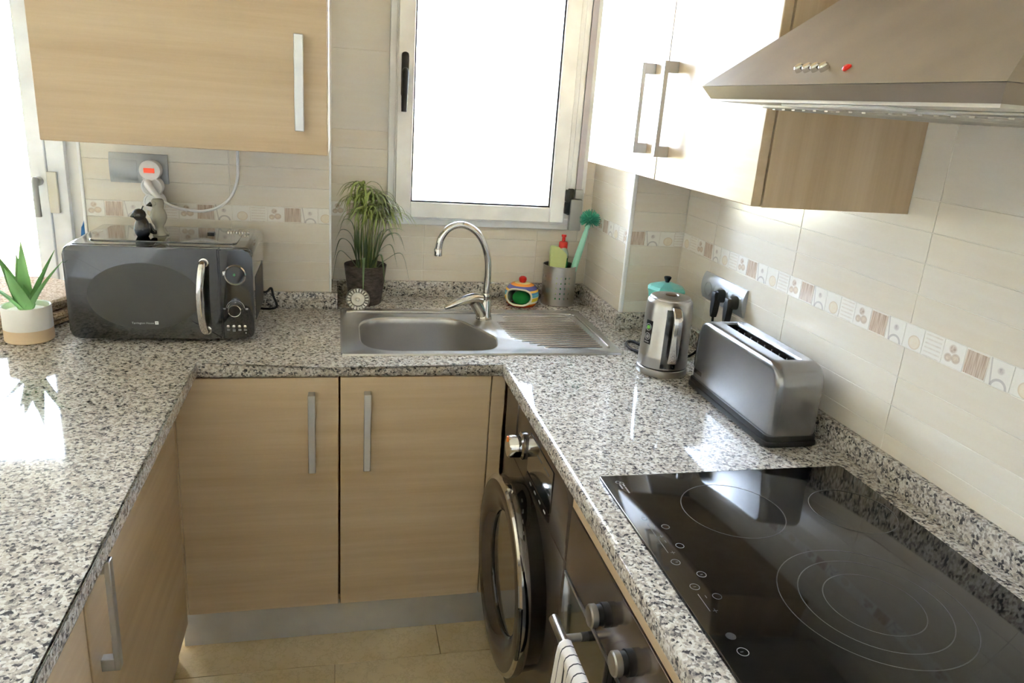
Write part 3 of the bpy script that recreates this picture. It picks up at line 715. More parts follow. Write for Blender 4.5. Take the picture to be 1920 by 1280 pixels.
for x in (mx0 + .04, mx1 - .04):
    for y in (my0 + .05, my1 - .05): lathe('foot', [(.014, -.0005), (.016, .0125)], (x, y, 0), RUBBER, mw, seg=16)
tube('power_cord', [(.08, my1 - .004, .06), (.118, .508, .058), (.134, .511, .07), (.140, .510, .045), (.150, .512, .015), (.135, .512, .0045), (.09, .512, .0045)], .0036, RUBBER, mw, 8, 5)

# bird shakers on the microwave
zt = mz1 + .0028
def bird(name, label, c, mt, sc, tail):
    t = thing(name, label, 'shaker', (c[0], c[1], zt), 'bird shakers on the microwave')
    return t, (lambda n, prof, cc, **k: lathe(n, [(r * sc, hh * sc) for r, hh in prof], cc, mt, t, **k))
t, L = bird('bird_shaker', 'round black glazed bird-shaped shaker on the microwave', (-.168, .305), BLACKC, 1, 0)
L('body', [(.008, 0), (.014, .001), (.0185, .010), (.0205, .02), (.019, .031), (.0155, .039), (.0125, .046), (.009, .052), (0, .055)], (-.168, .305, zt), seg=28, smooth=80)
lathe('head', [(0, -.0165), (.0085, -.0145), (.0145, -.008), (.0168, 0), (.0145, .0085), (.0085, .0145), (0, .0165)], (-.1725, .302, zt + .058), BLACKC, t, seg=24, smooth=80)
tube('beak', [(-.185, .295, zt + .057), (-.192, .289, zt + .054)], lambda q: .006 * (1 - q) + .0012, BLACKC, t, 8, 0)
tube('tail', [(-.156, .312, zt + .030), (-.146, .318, zt + .012), (-.138, .322, zt + .010)], lambda q: .009 - .004 * q, BLACKC, t, 10, 3)
tube('crest', [(-.166, .305, zt + .073), (-.162, .305, zt + .081)], .0018, BLACKC, t, 6, 0)
t, L = bird('bird_shaker', 'taller grey glazed bird-shaped shaker on the microwave', (-.131, .335), GREYC, 1, 0)
L('body', [(.016, 0), (.0175, .0015), (.014, .010), (.0105, .018), (.011, .024), (.0165, .034), (.0205, .046), (.0205, .054), (.017, .065), (.0135, .0715), (.0145, .078), (.0155, .086), (.0145, .093), (.011, .097), (0, .098)], (-.133, .335, zt), seg=28, smooth=80)
tube('beak', [(-.148, .326, zt + .083), (-.158, .320, zt + .080)], lambda q: .006 * (1 - q) + .0012, BLACKC, t, 8, 0)
lathe('eye', [(.0055, 0), (.0045, .0025), (0, .003)], (-.1385, .3215, zt + .086), GREYC, t, (-.3, -.95, .05), 14)
tube('tail', [(-.126, .338, zt + .016), (-.118, .338, zt + .006), (-.110, .338, zt + .0035)], lambda q: .008 - .005 * q, GREYC, t, 10, 3)

# ------------------------------------------------------------------ sockets and plugs on the left wall
sw = thing('socket_plate', 'silver double plate with a rocker switch and a socket under the wall cabinet', 'wall socket', (-.219, YA, .408))
def curved(name, u0, u1, z0, z1, d, face, mt, parent, bul=.006):
    """plate with a bulged profile; u along the wall"""
    prof = [(0, z0)] + [(d + bul * (1 - ((2 * i / 10 - 1) ** 2)), z0 + (z1 - z0) * i / 10) for i in range(11)] + [(0, z1)]
    fn = (lambda a, b, c: (c, face[1] - a, b)) if face[0] == 'y' else (lambda a, b, c: (face[1] - a, -c, b))
    return mk(name, aprism(NB(), prof, fn, u0, u1, .0008, 1), mt, parent, 30)
curved('plate', -.297, -.1435, .367, .4495, .007, ('y', YA), PLATE, sw)
curved('rocker', -.2905, -.2245, .3745, .436, .0095, ('y', YA), PLATE, sw)
curved('socket_face', -.2165, -.1505, .3745, .436, .0085, ('y', YA), PLATE, sw)
ad = thing('socket_adapter', 'white three-way socket adapter with a red neon switch', 'adapter', (-.184, YA - .04, .36))
yA = YA - .047
for i, (x, z) in enumerate(((-.1835, .4075), (-.1815, .3625), (-.1785, .319))):
    lo = lathe('lobe', [(.0275, -.034), (.0285, 0), (.027, .003), (.0235, .0035), (.0225, .001 if i else .0035), (0, .001 if i else .0035)], (x, yA, z), WHITEP, ad, (0, -1, 0), 36)
    if i:
        for hx_, hz_ in ((.0076, .0055), (-.0076, -.0055)) + (((-.0075, -.0095),) if i == 2 else ()):
            boolean(lo, lathe('cut', [(.0028, -.012), (.0028, .02)], (x + hx_, yA, z + hz_), WHITEP, None, (0, -1, 0), 14))
mk('spine', aprism(NB(), [(-.205, .40), (-.165, .41), (-.158, .32), (-.198, .318)], lambda a, b, c: (a, c, b), yA, yA + .03), WHITEP, ad)
box('neon_switch', -.1985, -.1705, yA - .0062, yA - .003, .4015, .4145, NEON, ad, .0008, 1)
wcd = thing('white_power_cord', 'white plug and power cord looping up into the wall cabinet', 'cord', (-.06, YA - .04, .3))
tube('plug', [(-.190, yA + .002, .372), (-.186, yA - .016, .368), (-.172, yA - .026, .352), (-.155, yA - .026, .333), (-.148, yA - .024, .3255)], lambda q: .0125 - .007 * q, WHITEP, wcd, 12, 3)
tube('cord', [(-.150, yA - .024, .328), (-.13, yA - .016, .314), (-.095, yA, .302), (-.05, yA + .008, .298), (-.005, yA + .01, .312), (.03, yA + .012, .345), (.048, yA + .014, .395), (.051, yA + .014, .45), (.0515, yA + .014, ZU + .004)], .0042, WHITEP, wcd, 8, 6)

# ------------------------------------------------------------------ sockets on the right wall
s3 = thing('socket_plate', 'silver triple socket plate on the tiled wall above the toaster', 'wall socket', (XW, .04, .193))
U0, U1 = -.158, .081
curved('plate', U0, U1, .1555, .232, .005, ('x', XW), PLATE, s3, .009)
for k in range(3):
    u = U0 + .0465 + .073 * k
    curved('module', u - .034, u + .034, .1625, .2215, .0068, ('x', XW), PLATE, s3, .0085)
    lathe('socket_well', [(.0205, 0), (.0205, .0018), (.018, .0018), (.0175, -.003), (0, -.003)], (XW - .0150, -u, .190), PLATE, s3, (-1, 0, 0), 32)
def cordset(parent, u, pts, r=.0036):
    y = -u
    pb = lathe('plug', [(.0185, .0), (.0185, .013), (.015, .02), (.010, .022)], (XW - .0135, y, .190), BLACKP, parent, (-1, 0, 0), 26)
    mk('plug_grip', aprism(NB(), [(-.010, .012), (.010, .012), (.0105, -.012), (.007, -.045), (.0045, -.060), (-.0045, -.060), (-.007, -.045), (-.0105, -.012)], lambda a, b, c: (XW - .0135 - c, y + a, .190 + b), .012, .03, .003, 2), BLACKP, pb)
    tube('power_cord', [(XW - .0345, y, .135)] + pts, r, RUBBER, parent, 8, 6)

# ------------------------------------------------------------------ kettle
kt = thing('electric_kettle', 'brushed steel electric kettle with a chrome handle beside the toaster', 'kettle', (1.185, -.058, 0))
KC = Vector((1.185, -.058, 0))
lathe('base', [(.066, .001), (.0675, .004), (.0665, .018), (.063, .021), (0, .021)], KC, STEEL, kt, seg=48)
lathe('seam', [(.0645, .0195), (.0645, .0245), (.05, .0245)], KC, BLACKP, kt, seg=48)
kbd = lathe('body', [(.0655, .0235), (.066, .026), (.0652, .05), (.0655, .052), (.0645, .055), (.060, .19), (.0585, .198), (.054, .2035), (.053, .2035)], KC, STEEL, kt, seg=64)
lid = lathe('lid', [(.0535, .202), (.053, .2065), (.050, .2095), (.02, .213), (.018, .211), (0, .2105)], KC, STEEL, kt, seg=48)
lathe('lid_button', [(.0155, .2085), (.0155, .2135), (.013, .2145), (0, .2142)], KC, plain('bronze_button', (120, 98, 80), .3, .8), lid, seg=28)
def wrap(name, a0, a1, z0, z1, off, mt, parent, n=10, rows=6):
    bm = NB(); V = []
    for j in range(rows + 1):
        z = z0 + (z1 - z0) * j / rows; r = .0645 - (z - .055) * (.0045 / .135) + off if z > .055 else .0655 + off
        V.append([bm.verts.new(KC + Vector((math.cos(math.radians(a0 + (a1 - a0) * i / n)) * q, math.sin(math.radians(a0 + (a1 - a0) * i / n)) * q, z))) for q in (r, r - .003) for i in range(n + 1)])
    m_ = n + 1
    for j in range(rows):
        for i in range(n):
            for o_ in (0, m_): bm.faces.new((V[j][o_ + i], V[j][o_ + i + 1], V[j + 1][o_ + i + 1], V[j + 1][o_ + i]))
        for i in (0, n): bm.faces.new((V[j][i], V[j][m_ + i], V[j + 1][m_ + i], V[j + 1][i]))
    for j in (0, rows):
        for i in range(n): bm.faces.new((V[j][i], V[j][i + 1], V[j][m_ + i + 1], V[j][m_ + i]))
    return mk(name, bm, mt, parent, 50)
HA = -100
wrap('water_window', HA - 19, HA + 15, .028, .185, .0012, BLACK, kbd)
lb = wrap('label', -173, -151, .085, .148, .0006, BLACKP, kbd)
for z, cmat in ((.130, GREEND), (.105, PRINT)):
    d = Vector((math.cos(math.radians(-162)), math.sin(math.radians(-162)), .03)); p = KC + Vector((d.x, d.y, 0)) * .0634 + Vector((0, 0, z))
    lathe('emblem_ring', [(.0098, -.003), (.0098, .0012), (.0078, .0012), (.0078, -.003)], p, PRINT, lb, tuple(d), 28, False)
    lathe('emblem', [(.005, -.002), (.005, .001), (0, .001)], p, cmat, lb, tuple(d), 20)
wrap('label_caption', -170, -156, .0885, .092, .0012, PRINT, lb, 6, 1)
hd2 = Vector((math.cos(math.radians(HA)), math.sin(math.radians(HA)), 0)); hs = Vector((-hd2.y, hd2.x, 0))
bm = NB(); cen = [(.058, .190), (.078, .1885), (.092, .178), (.0975, .16), (.0985, .12), (.0965, .08), (.090, .058), (.076, .052), (.063, .055)]
C2 = catmull([KC + hd2 * a + Vector((0, 0, b)) for a, b in cen], 4); prevr = None
for i, p in enumerate(C2):
    tn = (C2[min(i + 1, len(C2) - 1)] - C2[max(i - 1, 0)]).normalized(); nn = tn.cross(hs).normalized()
    rg = [bm.verts.new(p + hs * a + nn * b) for a, b in [(q.x, q.y) for q in rrect(-.0115, .0115, -.006, .006, .004, 3)]]
    if prevr:
        for j in range(len(rg)): bm.faces.new((prevr[j], prevr[(j + 1) % len(rg)], rg[(j + 1) % len(rg)], rg[j]))
    else: bm.faces.new(rg)
    prevr = rg
bm.faces.new(prevr); hk = mk('handle', bm, CHROME, kt, 50, label='chrome loop handle')
p = KC + hd2 * .066 + Vector((0, 0, .034)); mk('level_switch', alathe(NB(), [(.0045, 0), (.0045, .005), (0, .005)], p - hs * .018, tuple(hd2), 12), BLACKP, kt)
cordset(kt, -.0245, [(XW - .036, .024, .10), (XW - .05, .032, .055), (1.335, .045, .018), (1.30, .035, .0045), (1.262, .005, .0045), (1.245, -.02, .006)])
tube('spare_cord', [(1.20, .005, .005), (1.185, .06, .005), (1.165, .12, .005), (1.17, .16, .010), (1.19, .15, .014), (1.205, .10, .010), (1.21, .03, .006)], .0045, RUBBER, kt, 8, 6)

# ------------------------------------------------------------------ toaster
to = thing('long_slot_toaster', 'brushed steel long-slot toaster on a black base', 'toaster', (1.275, -.35, 0))
tx0, tx1, ty0, ty1, tz0, tz1 = 1.219, 1.334, -.538, -.163, .026, .183
bm = NB(); NS = 80
def tout(x0, x1, y0, y1, r, z):
    P = rpoly([(x0, y0), (x1, y0), (x1, y1), (x0, y1)], r, 19); return [bm.verts.new((p[0], p[1], z)) for p in P]
RY, RX = .046, .013; rings = [tout(tx0, tx1, ty0, ty1, .020, tz0)]
for z in (.06, .10, tz1 - RY): rings.append(tout(tx0, tx1, ty0, ty1, .020, z))
for k in range(1, 15):
    a = PI / 2 * k / 14; h_ = RY * math.sin(a); z = tz1 - RY + h_; iy = RY * (1 - math.cos(a))
    hx = max(0, h_ - (RY - RX)); ix = RX - math.sqrt(max(0, RX * RX - hx * hx))
    rings.append(tout(tx0 + ix, tx1 - ix, ty0 + iy, ty1 - iy, .020, z))
rings.append(tout(1.2575, 1.2985, -.489, -.212, .003, tz1 + .0002)); rings.append(tout(1.260, 1.296, -.487, -.214, .002, tz1 - .003)); rings.append(tout(1.260, 1.296, -.487, -.214, .002, .06))
for A, B in zip(rings, rings[1:]):
    n = len(A)
    for k in range(n): bm.faces.new((A[k], A[(k + 1) % n], B[(k + 1) % n], B[k]))
mk('shell', bm, TOAST, to, 50)
mk('slot_liner', abox(NB(), 1.2585, 1.2975, -.4885, -.2125, .050, .062), GRAPHD, to)
for x in (1.2612, 1.2948): box('slot_wall', x - .001, x + .001, -.486, -.215, .06, tz1 - .005, GRAPHD, to)
for y in (-.4858, -.2152): box('slot_end', 1.261, 1.295, y - .001, y + .001, .06, tz1 - .005, GRAPHD, to)
for k in range(9):
    y = -.475 + .0305 * k
    tube('guard_wire', [(1.264, y, tz1 - .012), (1.2645, y + .003, .12), (1.268, y + .004, .07)], .0009, STEEL, to, 6, 3)
    tube('guard_wire', [(1.292, y, tz1 - .012), (1.2915, y + .003, .12), (1.288, y + .004, .07)], .0009, STEEL, to, 6, 3)
bp = [(1.2125, ty0 - .004), (1.339, ty0 - .004), (1.339, ty1 + .004), (1.2125, ty1 + .004)]
mk('base', aprism(aprism(NB(), rpoly(bp, .014, 4), lambda a, b, z: (a, b, z), .004, .015, .003, 2), rpoly([(x + (.0025 if x < 1.3 else -.0025), y + (.0025 if y < -.3 else -.0025)) for x, y in bp], .014, 4), lambda a, b, z: (a, b, z), .0155, .028, .002, 2), BLACKP, to)
for x in (1.23, 1.32):
    for y in (-.51, -.19): lathe('foot', [(.008, 0), (.009, .006)], (x, y, 0), RUBBER, to, seg=14)
mk('end_cover', aprism(NB(), rrect(tx0 + .012, tx1 - .012, .03, .15, .02, 5), lambda a, b, c: (a, c, b), ty1 - .004, ty1 + .014, .004, 2), BLACKP, to)
box('lever', 1.262, 1.292, ty1 + .012, ty1 + .030, .115, .128, BLACKP, to, .004, 2)
bm = NB()
for k in range(6): abox(bm, tx0 - .0003, tx0 + .002, -.178 - .0068 * k - .0048, -.178 - .0068 * k, .042, .052)
mk('wordmark', bm, GRAPHD, to, 0)
cordset(to, .0485, [(XW - .037, -.052, .10), (XW - .045, -.07, .06), (XW - .04, -.10, .02), (XW - .035, -.13, .0045), (1.338, -.142, .006), (1.315, -.150, .03)])

# ------------------------------------------------------------------ moka pot
mo = thing('moka_pot', 'turquoise octagonal moka pot behind the kettle', 'moka pot', (1.285, .185, 0))
MC = (1.285, .185, 0)
lathe('boiler', [(.048, .001), (.050, .004), (.044, .062), (.036, .075)], MC, TEAL, mo, seg=8, smooth=10)
lathe('collar', [(.041, .07), (.042, .082), (.040, .09)], MC, STEEL, mo, seg=32)
up = lathe('jug', [(.040, .088), (.045, .10), (.056, .160), (.058, .167), (.056, .169)], MC, TEAL, mo, seg=8, smooth=10)
ld = lathe('lid', [(.0585, .166), (.0585, .170), (.05, .178), (.02, .188), (0, .190)], MC, TEAL, mo, seg=8, smooth=10)
lathe('lid_knob', [(.0055, .185), (.006, .192), (.0105, .201), (.011, .205), (.008, .207), (0, .2075)], MC, BLACKP, ld, seg=20)
tube('handle', [(1.295, .135, .158), (1.303, .112, .160), (1.309, .095, .150), (1.313, .088, .115), (1.314, .090, .085)], lambda t: .0105 - .002 * t, BLACKP, mo, 10, 5, flat=.8)
tube('spout', [(1.275, .232, .145), (1.268, .25, .163)], lambda t: .012 - .006 * t, TEAL, mo, 8, 0)

# ------------------------------------------------------------------ steel cup with washing-up things
cc = Vector((1.0905, .640, 0))
cup = thing('utensil_holder', 'perforated steel utensil holder standing by the sink', 'utensil holder', tuple(cc))
bm = NB(); ncol, rows_z = 96, [.004, .012] + [.02 + .006 * i for i in range(17)] + [.124, .132, .138]
def hole(i, z0):
    k = round((z0 - .02) / .006) if z0 >= .0199 else -1
    return 0 <= k < 16 and k % 3 == 1 and (i % 4 == 1) and (i // 4) % 6 not in (2, 3)
V = [[bm.verts.new(cc + Vector((.0585 * math.cos(2 * PI * i / ncol), .0585 * math.sin(2 * PI * i / ncol), z))) for i in range(ncol)] for z in rows_z]
for j in range(len(rows_z) - 1):
    for i in range(ncol):
        if not hole(i, rows_z[j]): bm.faces.new((V[j][i], V[j][(i + 1) % ncol], V[j + 1][(i + 1) % ncol], V[j + 1][i]))
bmesh.ops.recalc_face_normals(bm, faces=bm.faces); bmesh.ops.solidify(bm, geom=list(bm.faces), thickness=.0012)
o = mk('wall', bm, STEEL, cup, 40)
lathe('bottom', [(.0575, .0005), (.059, .003), (.0575, .006), (0, .006)], cc, STEEL, cup, seg=48)
tube('rolled_rim', [cc + Vector((.0585 * math.cos(a), .0585 * math.sin(a), .138)) for a in [2 * PI * i / 48 for i in range(48)]], .0018, STEEL, cup, 8, 0, True)
sp = tag(mk('cleaning_sponge', aprism(NB(), rpoly([(-.024, -.095), (.012, -.095), (.030, .0), (.032, .055), (.004, .078), (-.028, .086)], [.006, .006, .03, .014, .02, .008], 4), lambda a, b, c: (1.071 + a + c * .1, .621 + c - b * .06, .135 + b * .95 - .006), -.013, .013, .004, 2), SPONGE), 'pale green curved sponge sticking out of the steel holder', 'sponge')
bo = thing('washing_up_bottle', 'washing-up liquid bottle with a red cap and green liquid', 'bottle', (1.1, .655, .007))
BC = (1.101, .660, 0)
lathe('liquid_body', [(.026, .0075), (.028, .012), (.028, .16), (.0275, .165)], BC, LIQ, bo, seg=32, sx=1.05, sy=.7)
lathe('clear_shoulder', [(.0278, .163), (.027, .175), (.019, .192), (.014, .198)], BC, BOTT, bo, seg=32, sx=1.05, sy=.75)
cp = lathe('cap', [(.0155, .194), (.0155, .212), (.013, .216), (.0065, .218)], BC, RED, bo, seg=24)
lathe('nozzle', [(.0062, .216), (.0055, .232), (.0085, .234), (.0085, .240), (.004, .2405), (0, .2405)], BC, RED, cp, seg=20)
br = thing('dish_brush', 'teal dish brush with a mint handle in the steel holder', 'brush', (1.1, .63, .007))
HB = Vector((1.170, .615, .285)); b0_ = Vector((1.106, .619, .012))
tube('handle', [b0_, b0_.lerp(HB, .35), b0_.lerp(HB, .6), b0_.lerp(HB, .88), HB], lambda t: (.009 + .006 * math.sin(min(1, t / .85) * PI)) if t < .85 else .009 + .004 * (t - .85) / .15, MINT, br, 14, 5, flat=.75)
hc = HB + Vector((.004, 0, .016))
hdm = mk('head', alathe(NB(), [(0, -.016), (.009, -.013), (.0135, -.005), (.0145, .004), (.011, .011), (0, .014)], hc, (.2, -.1, 1), 20), BRIST, br, 80)
bm = NB(); rb = random.Random(5)
for k in range(190):
    z = 1 - 2 * (k + .5) / 190; a = k * 2.39996; d = Vector((math.cos(a) * math.sqrt(1 - z * z), math.sin(a) * math.sqrt(1 - z * z), z))
    if d.z < -.55: continue
    L_ = .033 + .005 * rb.random(); atube(bm, [hc + d * .009, hc + d * L_], lambda t: .0019 - .0006 * t, 5)
o = mk('bristles', bm, BRIST, br, 60); o['kind'] = 'stuff'

# ceramic sponge pot
ph_ = thing('sponge_pot', 'striped ceramic sponge pot with a red knob by the tap', 'sponge pot', (.953, .615, 0))
PC = Vector((.953, .612, 0))
pp = [(.040, 0), (.046, .001), (.053, .011), (.0575, .025), (.0585, .04), (.056, .055), (.048, .067), (.036, .075), (.024, .079), (.012, .080), (.0, .080)]
pts = catmull([(r, 0, z) for r, z in pp], 3); seg = 72; od = Vector((-.44, -.90, 0)).normalized(); os_ = Vector((-od.y, od.x, 0)); 
bm = NB(); V = [[bm.verts.new(Vector((p.x * math.cos(2 * PI * i / seg), p.x * math.sin(2 * PI * i / seg), p.z))) for i in range(seg)] for p in pts]
def inop(c):
    return c.dot(od) > 0 and abs(c.dot(os_) / .042) ** 2.6 + abs((c.z - .037) / .0275) ** 2.6 < 1
for A, B in zip(V, V[1:]):
    for i in range(seg):
        q = (A[i], A[(i + 1) % seg], B[(i + 1) % seg], B[i]); c = sum((v.co for v in q), Vector()) / 4
        if not inop(c): bm.faces.new(q)
bmesh.ops.delete(bm, geom=[v for v in bm.verts if not v.link_faces], context='VERTS')
bmesh.ops.remove_doubles(bm, verts=bm.verts, dist=1e-6)
shell = mk('shell', bm, BAND, ph_, 80, loc=tuple(PC)); shell.data.materials.append(plain('pale_green_glaze', (214, 224, 206), .3))
md = shell.modifiers.new('thickness', 'SOLIDIFY'); md.thickness = .003; md.offset = -1; md.material_offset = 1
rimp = []
for i in range(60):
    a = 2 * PI * i / 60; sg = lambda q: math.copysign(abs(q) ** (2 / 2.6), q); s_, z_ = .0425 * sg(math.cos(a)), .037 + .028 * sg(math.sin(a))
    rad = max(p.x for p in pts if abs(p.z - z_) < .006); rimp.append(PC + os_ * s_ + od * math.sqrt(max(rad ** 2 - s_ ** 2, 0)) + Vector((0, 0, z_)))
tube('opening_rim', rimp, .0034, plain('cream_glaze', (240, 232, 200), .25), ph_, 8, 0, True)
lathe('knob', [(.009, .078), (.0115, .083), (.0135, .090), (.0125, .096), (.007, .1005), (0, .1015)], PC, RED, ph_, seg=24)
bm = NB(); bmesh.ops.create_icosphere(bm, subdivisions=3, radius=1); q = random.Random(2)
for v in bm.verts: v.co *= 1 + .05 * (q.random() - .5); v.co = PC + od * .022 + os_ * .004 + Vector((v.co.x * .032, v.co.y * .022, .0305 + v.co.z * .0245))
tag(mk('green_scourer', bm, GREENS, smooth=80), 'green scouring sponge inside the striped ceramic pot', 'sponge')

# ------------------------------------------------------------------ plant in dark pot
pt_ = thing('potted_grass_plant', 'grassy potted plant in a dark textured pot behind the sink', 'plant', (.42, .61, 0))
GP = Vector((.421, .612, 0))
lathe('pot', [(.049, .001), (.052, .004), (.0665, .118), (.068, .130), (.0655, .131), (.063, .118), (.058, .112), (0, .112)], GP, POT, pt_, seg=40)
lathe('soil', [(.062, .106), (.05, .114), (0, .116)], GP, SOIL, pt_, seg=24)
def ribbon(bm, pts, w, n=5, fold=.25):
    P = catmull(pts, n); rows = []
    for i, p in enumerate(P):
        t = (P[min(i + 1, len(P) - 1)] - P[max(i - 1, 0)]).normalized(); sd_ = t.cross(Vector((0, 0, 1)))
        if sd_.length < .05: sd_ = t.cross(Vector((.3, 1, 0)))
        sd_.normalize(); up_ = sd_.cross(t); f = i / (len(P) - 1); ww = w * min(1, .35 + 3 * f) * (1 - f ** 3) + .0002
        rows.append([bm.verts.new(p - sd_ * ww), bm.verts.new(p - up_ * ww * fold), bm.verts.new(p + sd_ * ww), bm.verts.new(p + up_ * .0004)])
    for A, B in zip(rows, rows[1:]):
        for k in range(4): bm.faces.new((A[k], A[(k + 1) % 4], B[(k + 1) % 4], B[k]))
    return bm
rg = random.Random(11)
# central bundle of upright stalks
for k in range(34):
    a = rg.uniform(0, 2 * PI); r0 = rg.uniform(0, .034); dx, dy = math.cos(a) * r0, math.sin(a) * r0; hgt = rg.uniform(.245, .315)
    mk('leaf', ribbon(NB(), [GP + Vector((dx, dy, .112)), GP + Vector((dx * 1.25, dy * 1.2, .19)), GP + Vector((dx * 1.5 + .006, dy * 1.3, hgt))], rg.uniform(.0028, .0045), 3), LEAFD if k % 3 else LEAF, pt_, 80)
# drooping tufts
tufts = [(-.012, -.01, .374, .062), (.022, -.02, .348, .066), (-.03, .0, .330, .060), (.05, -.02, .318, .075), (.012, -.04, .310, .070), (.072, .0, .288, .068), (.036, -.045, .282, .062), (-.012, -.03, .295, .056), (.03, .02, .335, .062), (.0, .02, .352, .06)]
for i, (dx, dy, z, R_) in enumerate(tufts):
    c = GP + Vector((dx, dy, z)); bm = NB(); atube(bm, [GP + Vector((dx * .4, dy * .4, .11)), GP + Vector((dx * .7, dy * .7, .22)), c], .0016, 6, 4)
    for k in range(24):
        a = 2 * PI * k / 24 + rg.uniform(-.2, .2); q = rg.uniform(.6, 1.1) * R_; d = Vector((math.cos(a), math.sin(a) * .8, 0)); lift = rg.uniform(.004, .022)
        ribbon(bm, [c, c + d * q * .45 + Vector((0, 0, lift)), c + d * q * .95 + Vector((0, 0, lift * .6 - .004)), c + d * q * 1.3 + Vector((0, 0, -.022 - rg.uniform(0, .02)))], rg.uniform(.0024, .0040), 3)
    o = mk('leaf_tuft', bm, LEAF, pt_, 80)
# long arching blades
arch = [(-.108, -.02, .05, .17), (-.095, .0, .205, .24), (-.10, -.04, .150, .215), (-.085, .02, .22, .27), (.145, -.03, .062, .17), (.10, -.04, .13, .2), (.12, -.01, .195, .235), (.125, .0, .24, .25), (.06, -.07, .07, .17), (.13, .02, .17, .23), (-.01, -.09, .04, .16), (.09, -.05, .205, .25)]
for dx, dy, zt_, zm in arch:
    s = Vector((dx * .2, dy * .2, 0))
    mk('leaf', ribbon(NB(), [GP + s + Vector((0, 0, .112)), GP + Vector((dx * .45, dy * .5, zm - .02)), GP + Vector((dx * .8, dy * .8, zm)), GP + Vector((dx, dy, zt_))], .0058, 6), LEAFD, pt_, 80)

# ------------------------------------------------------------------ aloe
al = thing('potted_aloe', 'small artificial aloe in a white and beige pot', 'plant', (-.432, .216, 0))
AC = Vector((-.432, .216, 0))
lathe('pot_base', [(.053, .001), (.0555, .004), (.0555, .034)], AC, BEIGE, al, seg=40)
lathe('pot', [(.0555, .0335), (.0553, .088), (.054, .0915), (.0515, .089), (.0505, .076), (0, .076)], AC, CERAM, al, seg=40)
lathe('gravel', [(.0508, .074), (.04, .080), (0, .081)], AC, plain('white_gravel', (216, 210, 196), .9, var=.15), al, seg=24)
def aloe_leaf(a, lean, L_, w, curl=.0, twist=0):
    d = Vector((math.cos(a), math.sin(a), 0)); s = Vector((-d.y, d.x, 0)); bm = NB(); rows = []; n = 12
    for i in range(n + 1):
        t = i / n; p = AC + d * (.006 + L_ * math.sin(lean) * (t + curl * t * t)) + Vector((0, 0, .078 + L_ * math.cos(lean) * (t - .15 * curl * t * t)))
        ww = w * (math.sin(min(1, t * 2.4 + .45) * PI / 2)) * (1 - t ** 1.7) + .0004; th = .006 * (1 - t) + .0008
        nrm_ = (Vector((0, 0, 1)) * math.sin(lean) - d * math.cos(lean))
        rows.append([bm.verts.new(p + s * ww * c_ + nrm_ * (th * e_ + ww * .22 * abs(c_))) for c_, e_ in ((-1, 0), (-.5, .35), (0, .25), (.5, .35), (1, 0), (.5, -.8), (0, -1), (-.5, -.8))])
    for A, B in zip(rows, rows[1:]):
        for k in range(8): bm.faces.new((A[k], A[(k + 1) % 8], B[(k + 1) % 8], B[k]))
    bm.faces.new(rows[0]); bm.faces.new(rows[-1])
    return mk('leaf', bm, ALOE, al, 60)
for a, le, L_, w, cu in ((-2.0, .33, .125, .027, .05), (-.15, .42, .175, .019, .1), (1.35, .03, .175, .021, .0), (2.75, .36, .15, .024, .15), (-2.7, .62, .115, .018, .3), (-.35, .55, .165, .011, .25), (-1.2, .12, .07, .022, 0), (2.1, .22, .14, .018, .1)): aloe_leaf(a, le, L_, w, cu)

# ------------------------------------------------------------------ placemats
MCC = (-.585, .44)
for k in range(4):
    z = .0005 + .0165 * k; r_ = .205 - .003 * k; ox, oy = ((0, 0), (.010, -.008), (-.008, .006), (.004, -.003))[k]
    prof = [(0, 0), (r_ - .006, 0), (r_, .004), (r_, .012), (r_ - .006, .016)]
    n = 16; prof += [((r_ - .006) * (1 - i / n), .0158 + .0011 * (i % 2)) for i in range(1, n)] + [(0, .016)]
    tag(lathe('woven_placemat', prof, (MCC[0] + ox, MCC[1] + oy, z), WOVEN, None, seg=64, smooth=50), 'round woven seagrass placemat, %s of the stack beside the microwave' % ('lowest', 'second from the bottom', 'third from the bottom', 'topmost')[k], 'placemat', 'stack of woven placemats')

# ------------------------------------------------------------------ washing machine
wmn = thing('washing_machine', 'graphite front-loading washing machine under the granite worktop', 'washing machine', (1.06, -.296, ZF))
wy0, wy1, wx = -.592, -.003, .7765
mk('body', aprism(NB(), rpoly([(wx + .02, wy0 + .001), (1.36, wy0 + .001), (1.36, wy1), (wx + .02, wy1)], .004, 2), lambda a, b, z: (a, b, z), ZF + .012, -.036), GRAPHD, wmn)
mk('front_panel', aprism(NB(), rpoly([(wx, wy0), (wx + .03, wy0), (wx + .03, wy1), (wx, wy1)], [.02, 0, 0, .008], 5), lambda a, b, z: (a, b, z), ZF + .012, -.2125), GRAPH, wmn)
cpl = mk('control_panel', aprism(NB(), rpoly([(wx, wy0), (wx + .03, wy0), (wx + .03, wy1), (wx, wy1)], [.02, 0, 0, .008], 5), lambda a, b, z: (a, b, z), -.2105, -.036, .001, 1), GRAPH, wmn)
box('detergent_drawer', wx - .002, wx + .01, -.135, -.012, -.185, -.05, GRAPH, wmn, .002, 1)
kb = lathe('programme_knob', [(.0, 0), (.034, .0005), (.0345, .006), (.029, .010), (.028, .036), (.025, .040), (0, .041)][1:], (wx, -.205, -.138), CHROME, cpl, (-1, 0, 0), 40)
box('knob_pointer', wx - .0425, wx - .036, -.2085, -.2015, -.125, -.112, plain('orange_print', (236, 120, 30), .4), kb)
ds = mk('display', aprism(NB(), rrect(-.468, -.262, -.172, -.075, .004, 3), lambda a, b, c: (c, a, b), wx - .0022, wx + .002, .0006, 1), BLACK, cpl)
mk('button_strip', aprism(NB(), rrect(-.462, -.262, -.199, -.176, .004, 3), lambda a, b, c: (c, a, b), wx - .003, wx + .002, .001, 1), GRAPHD, cpl)
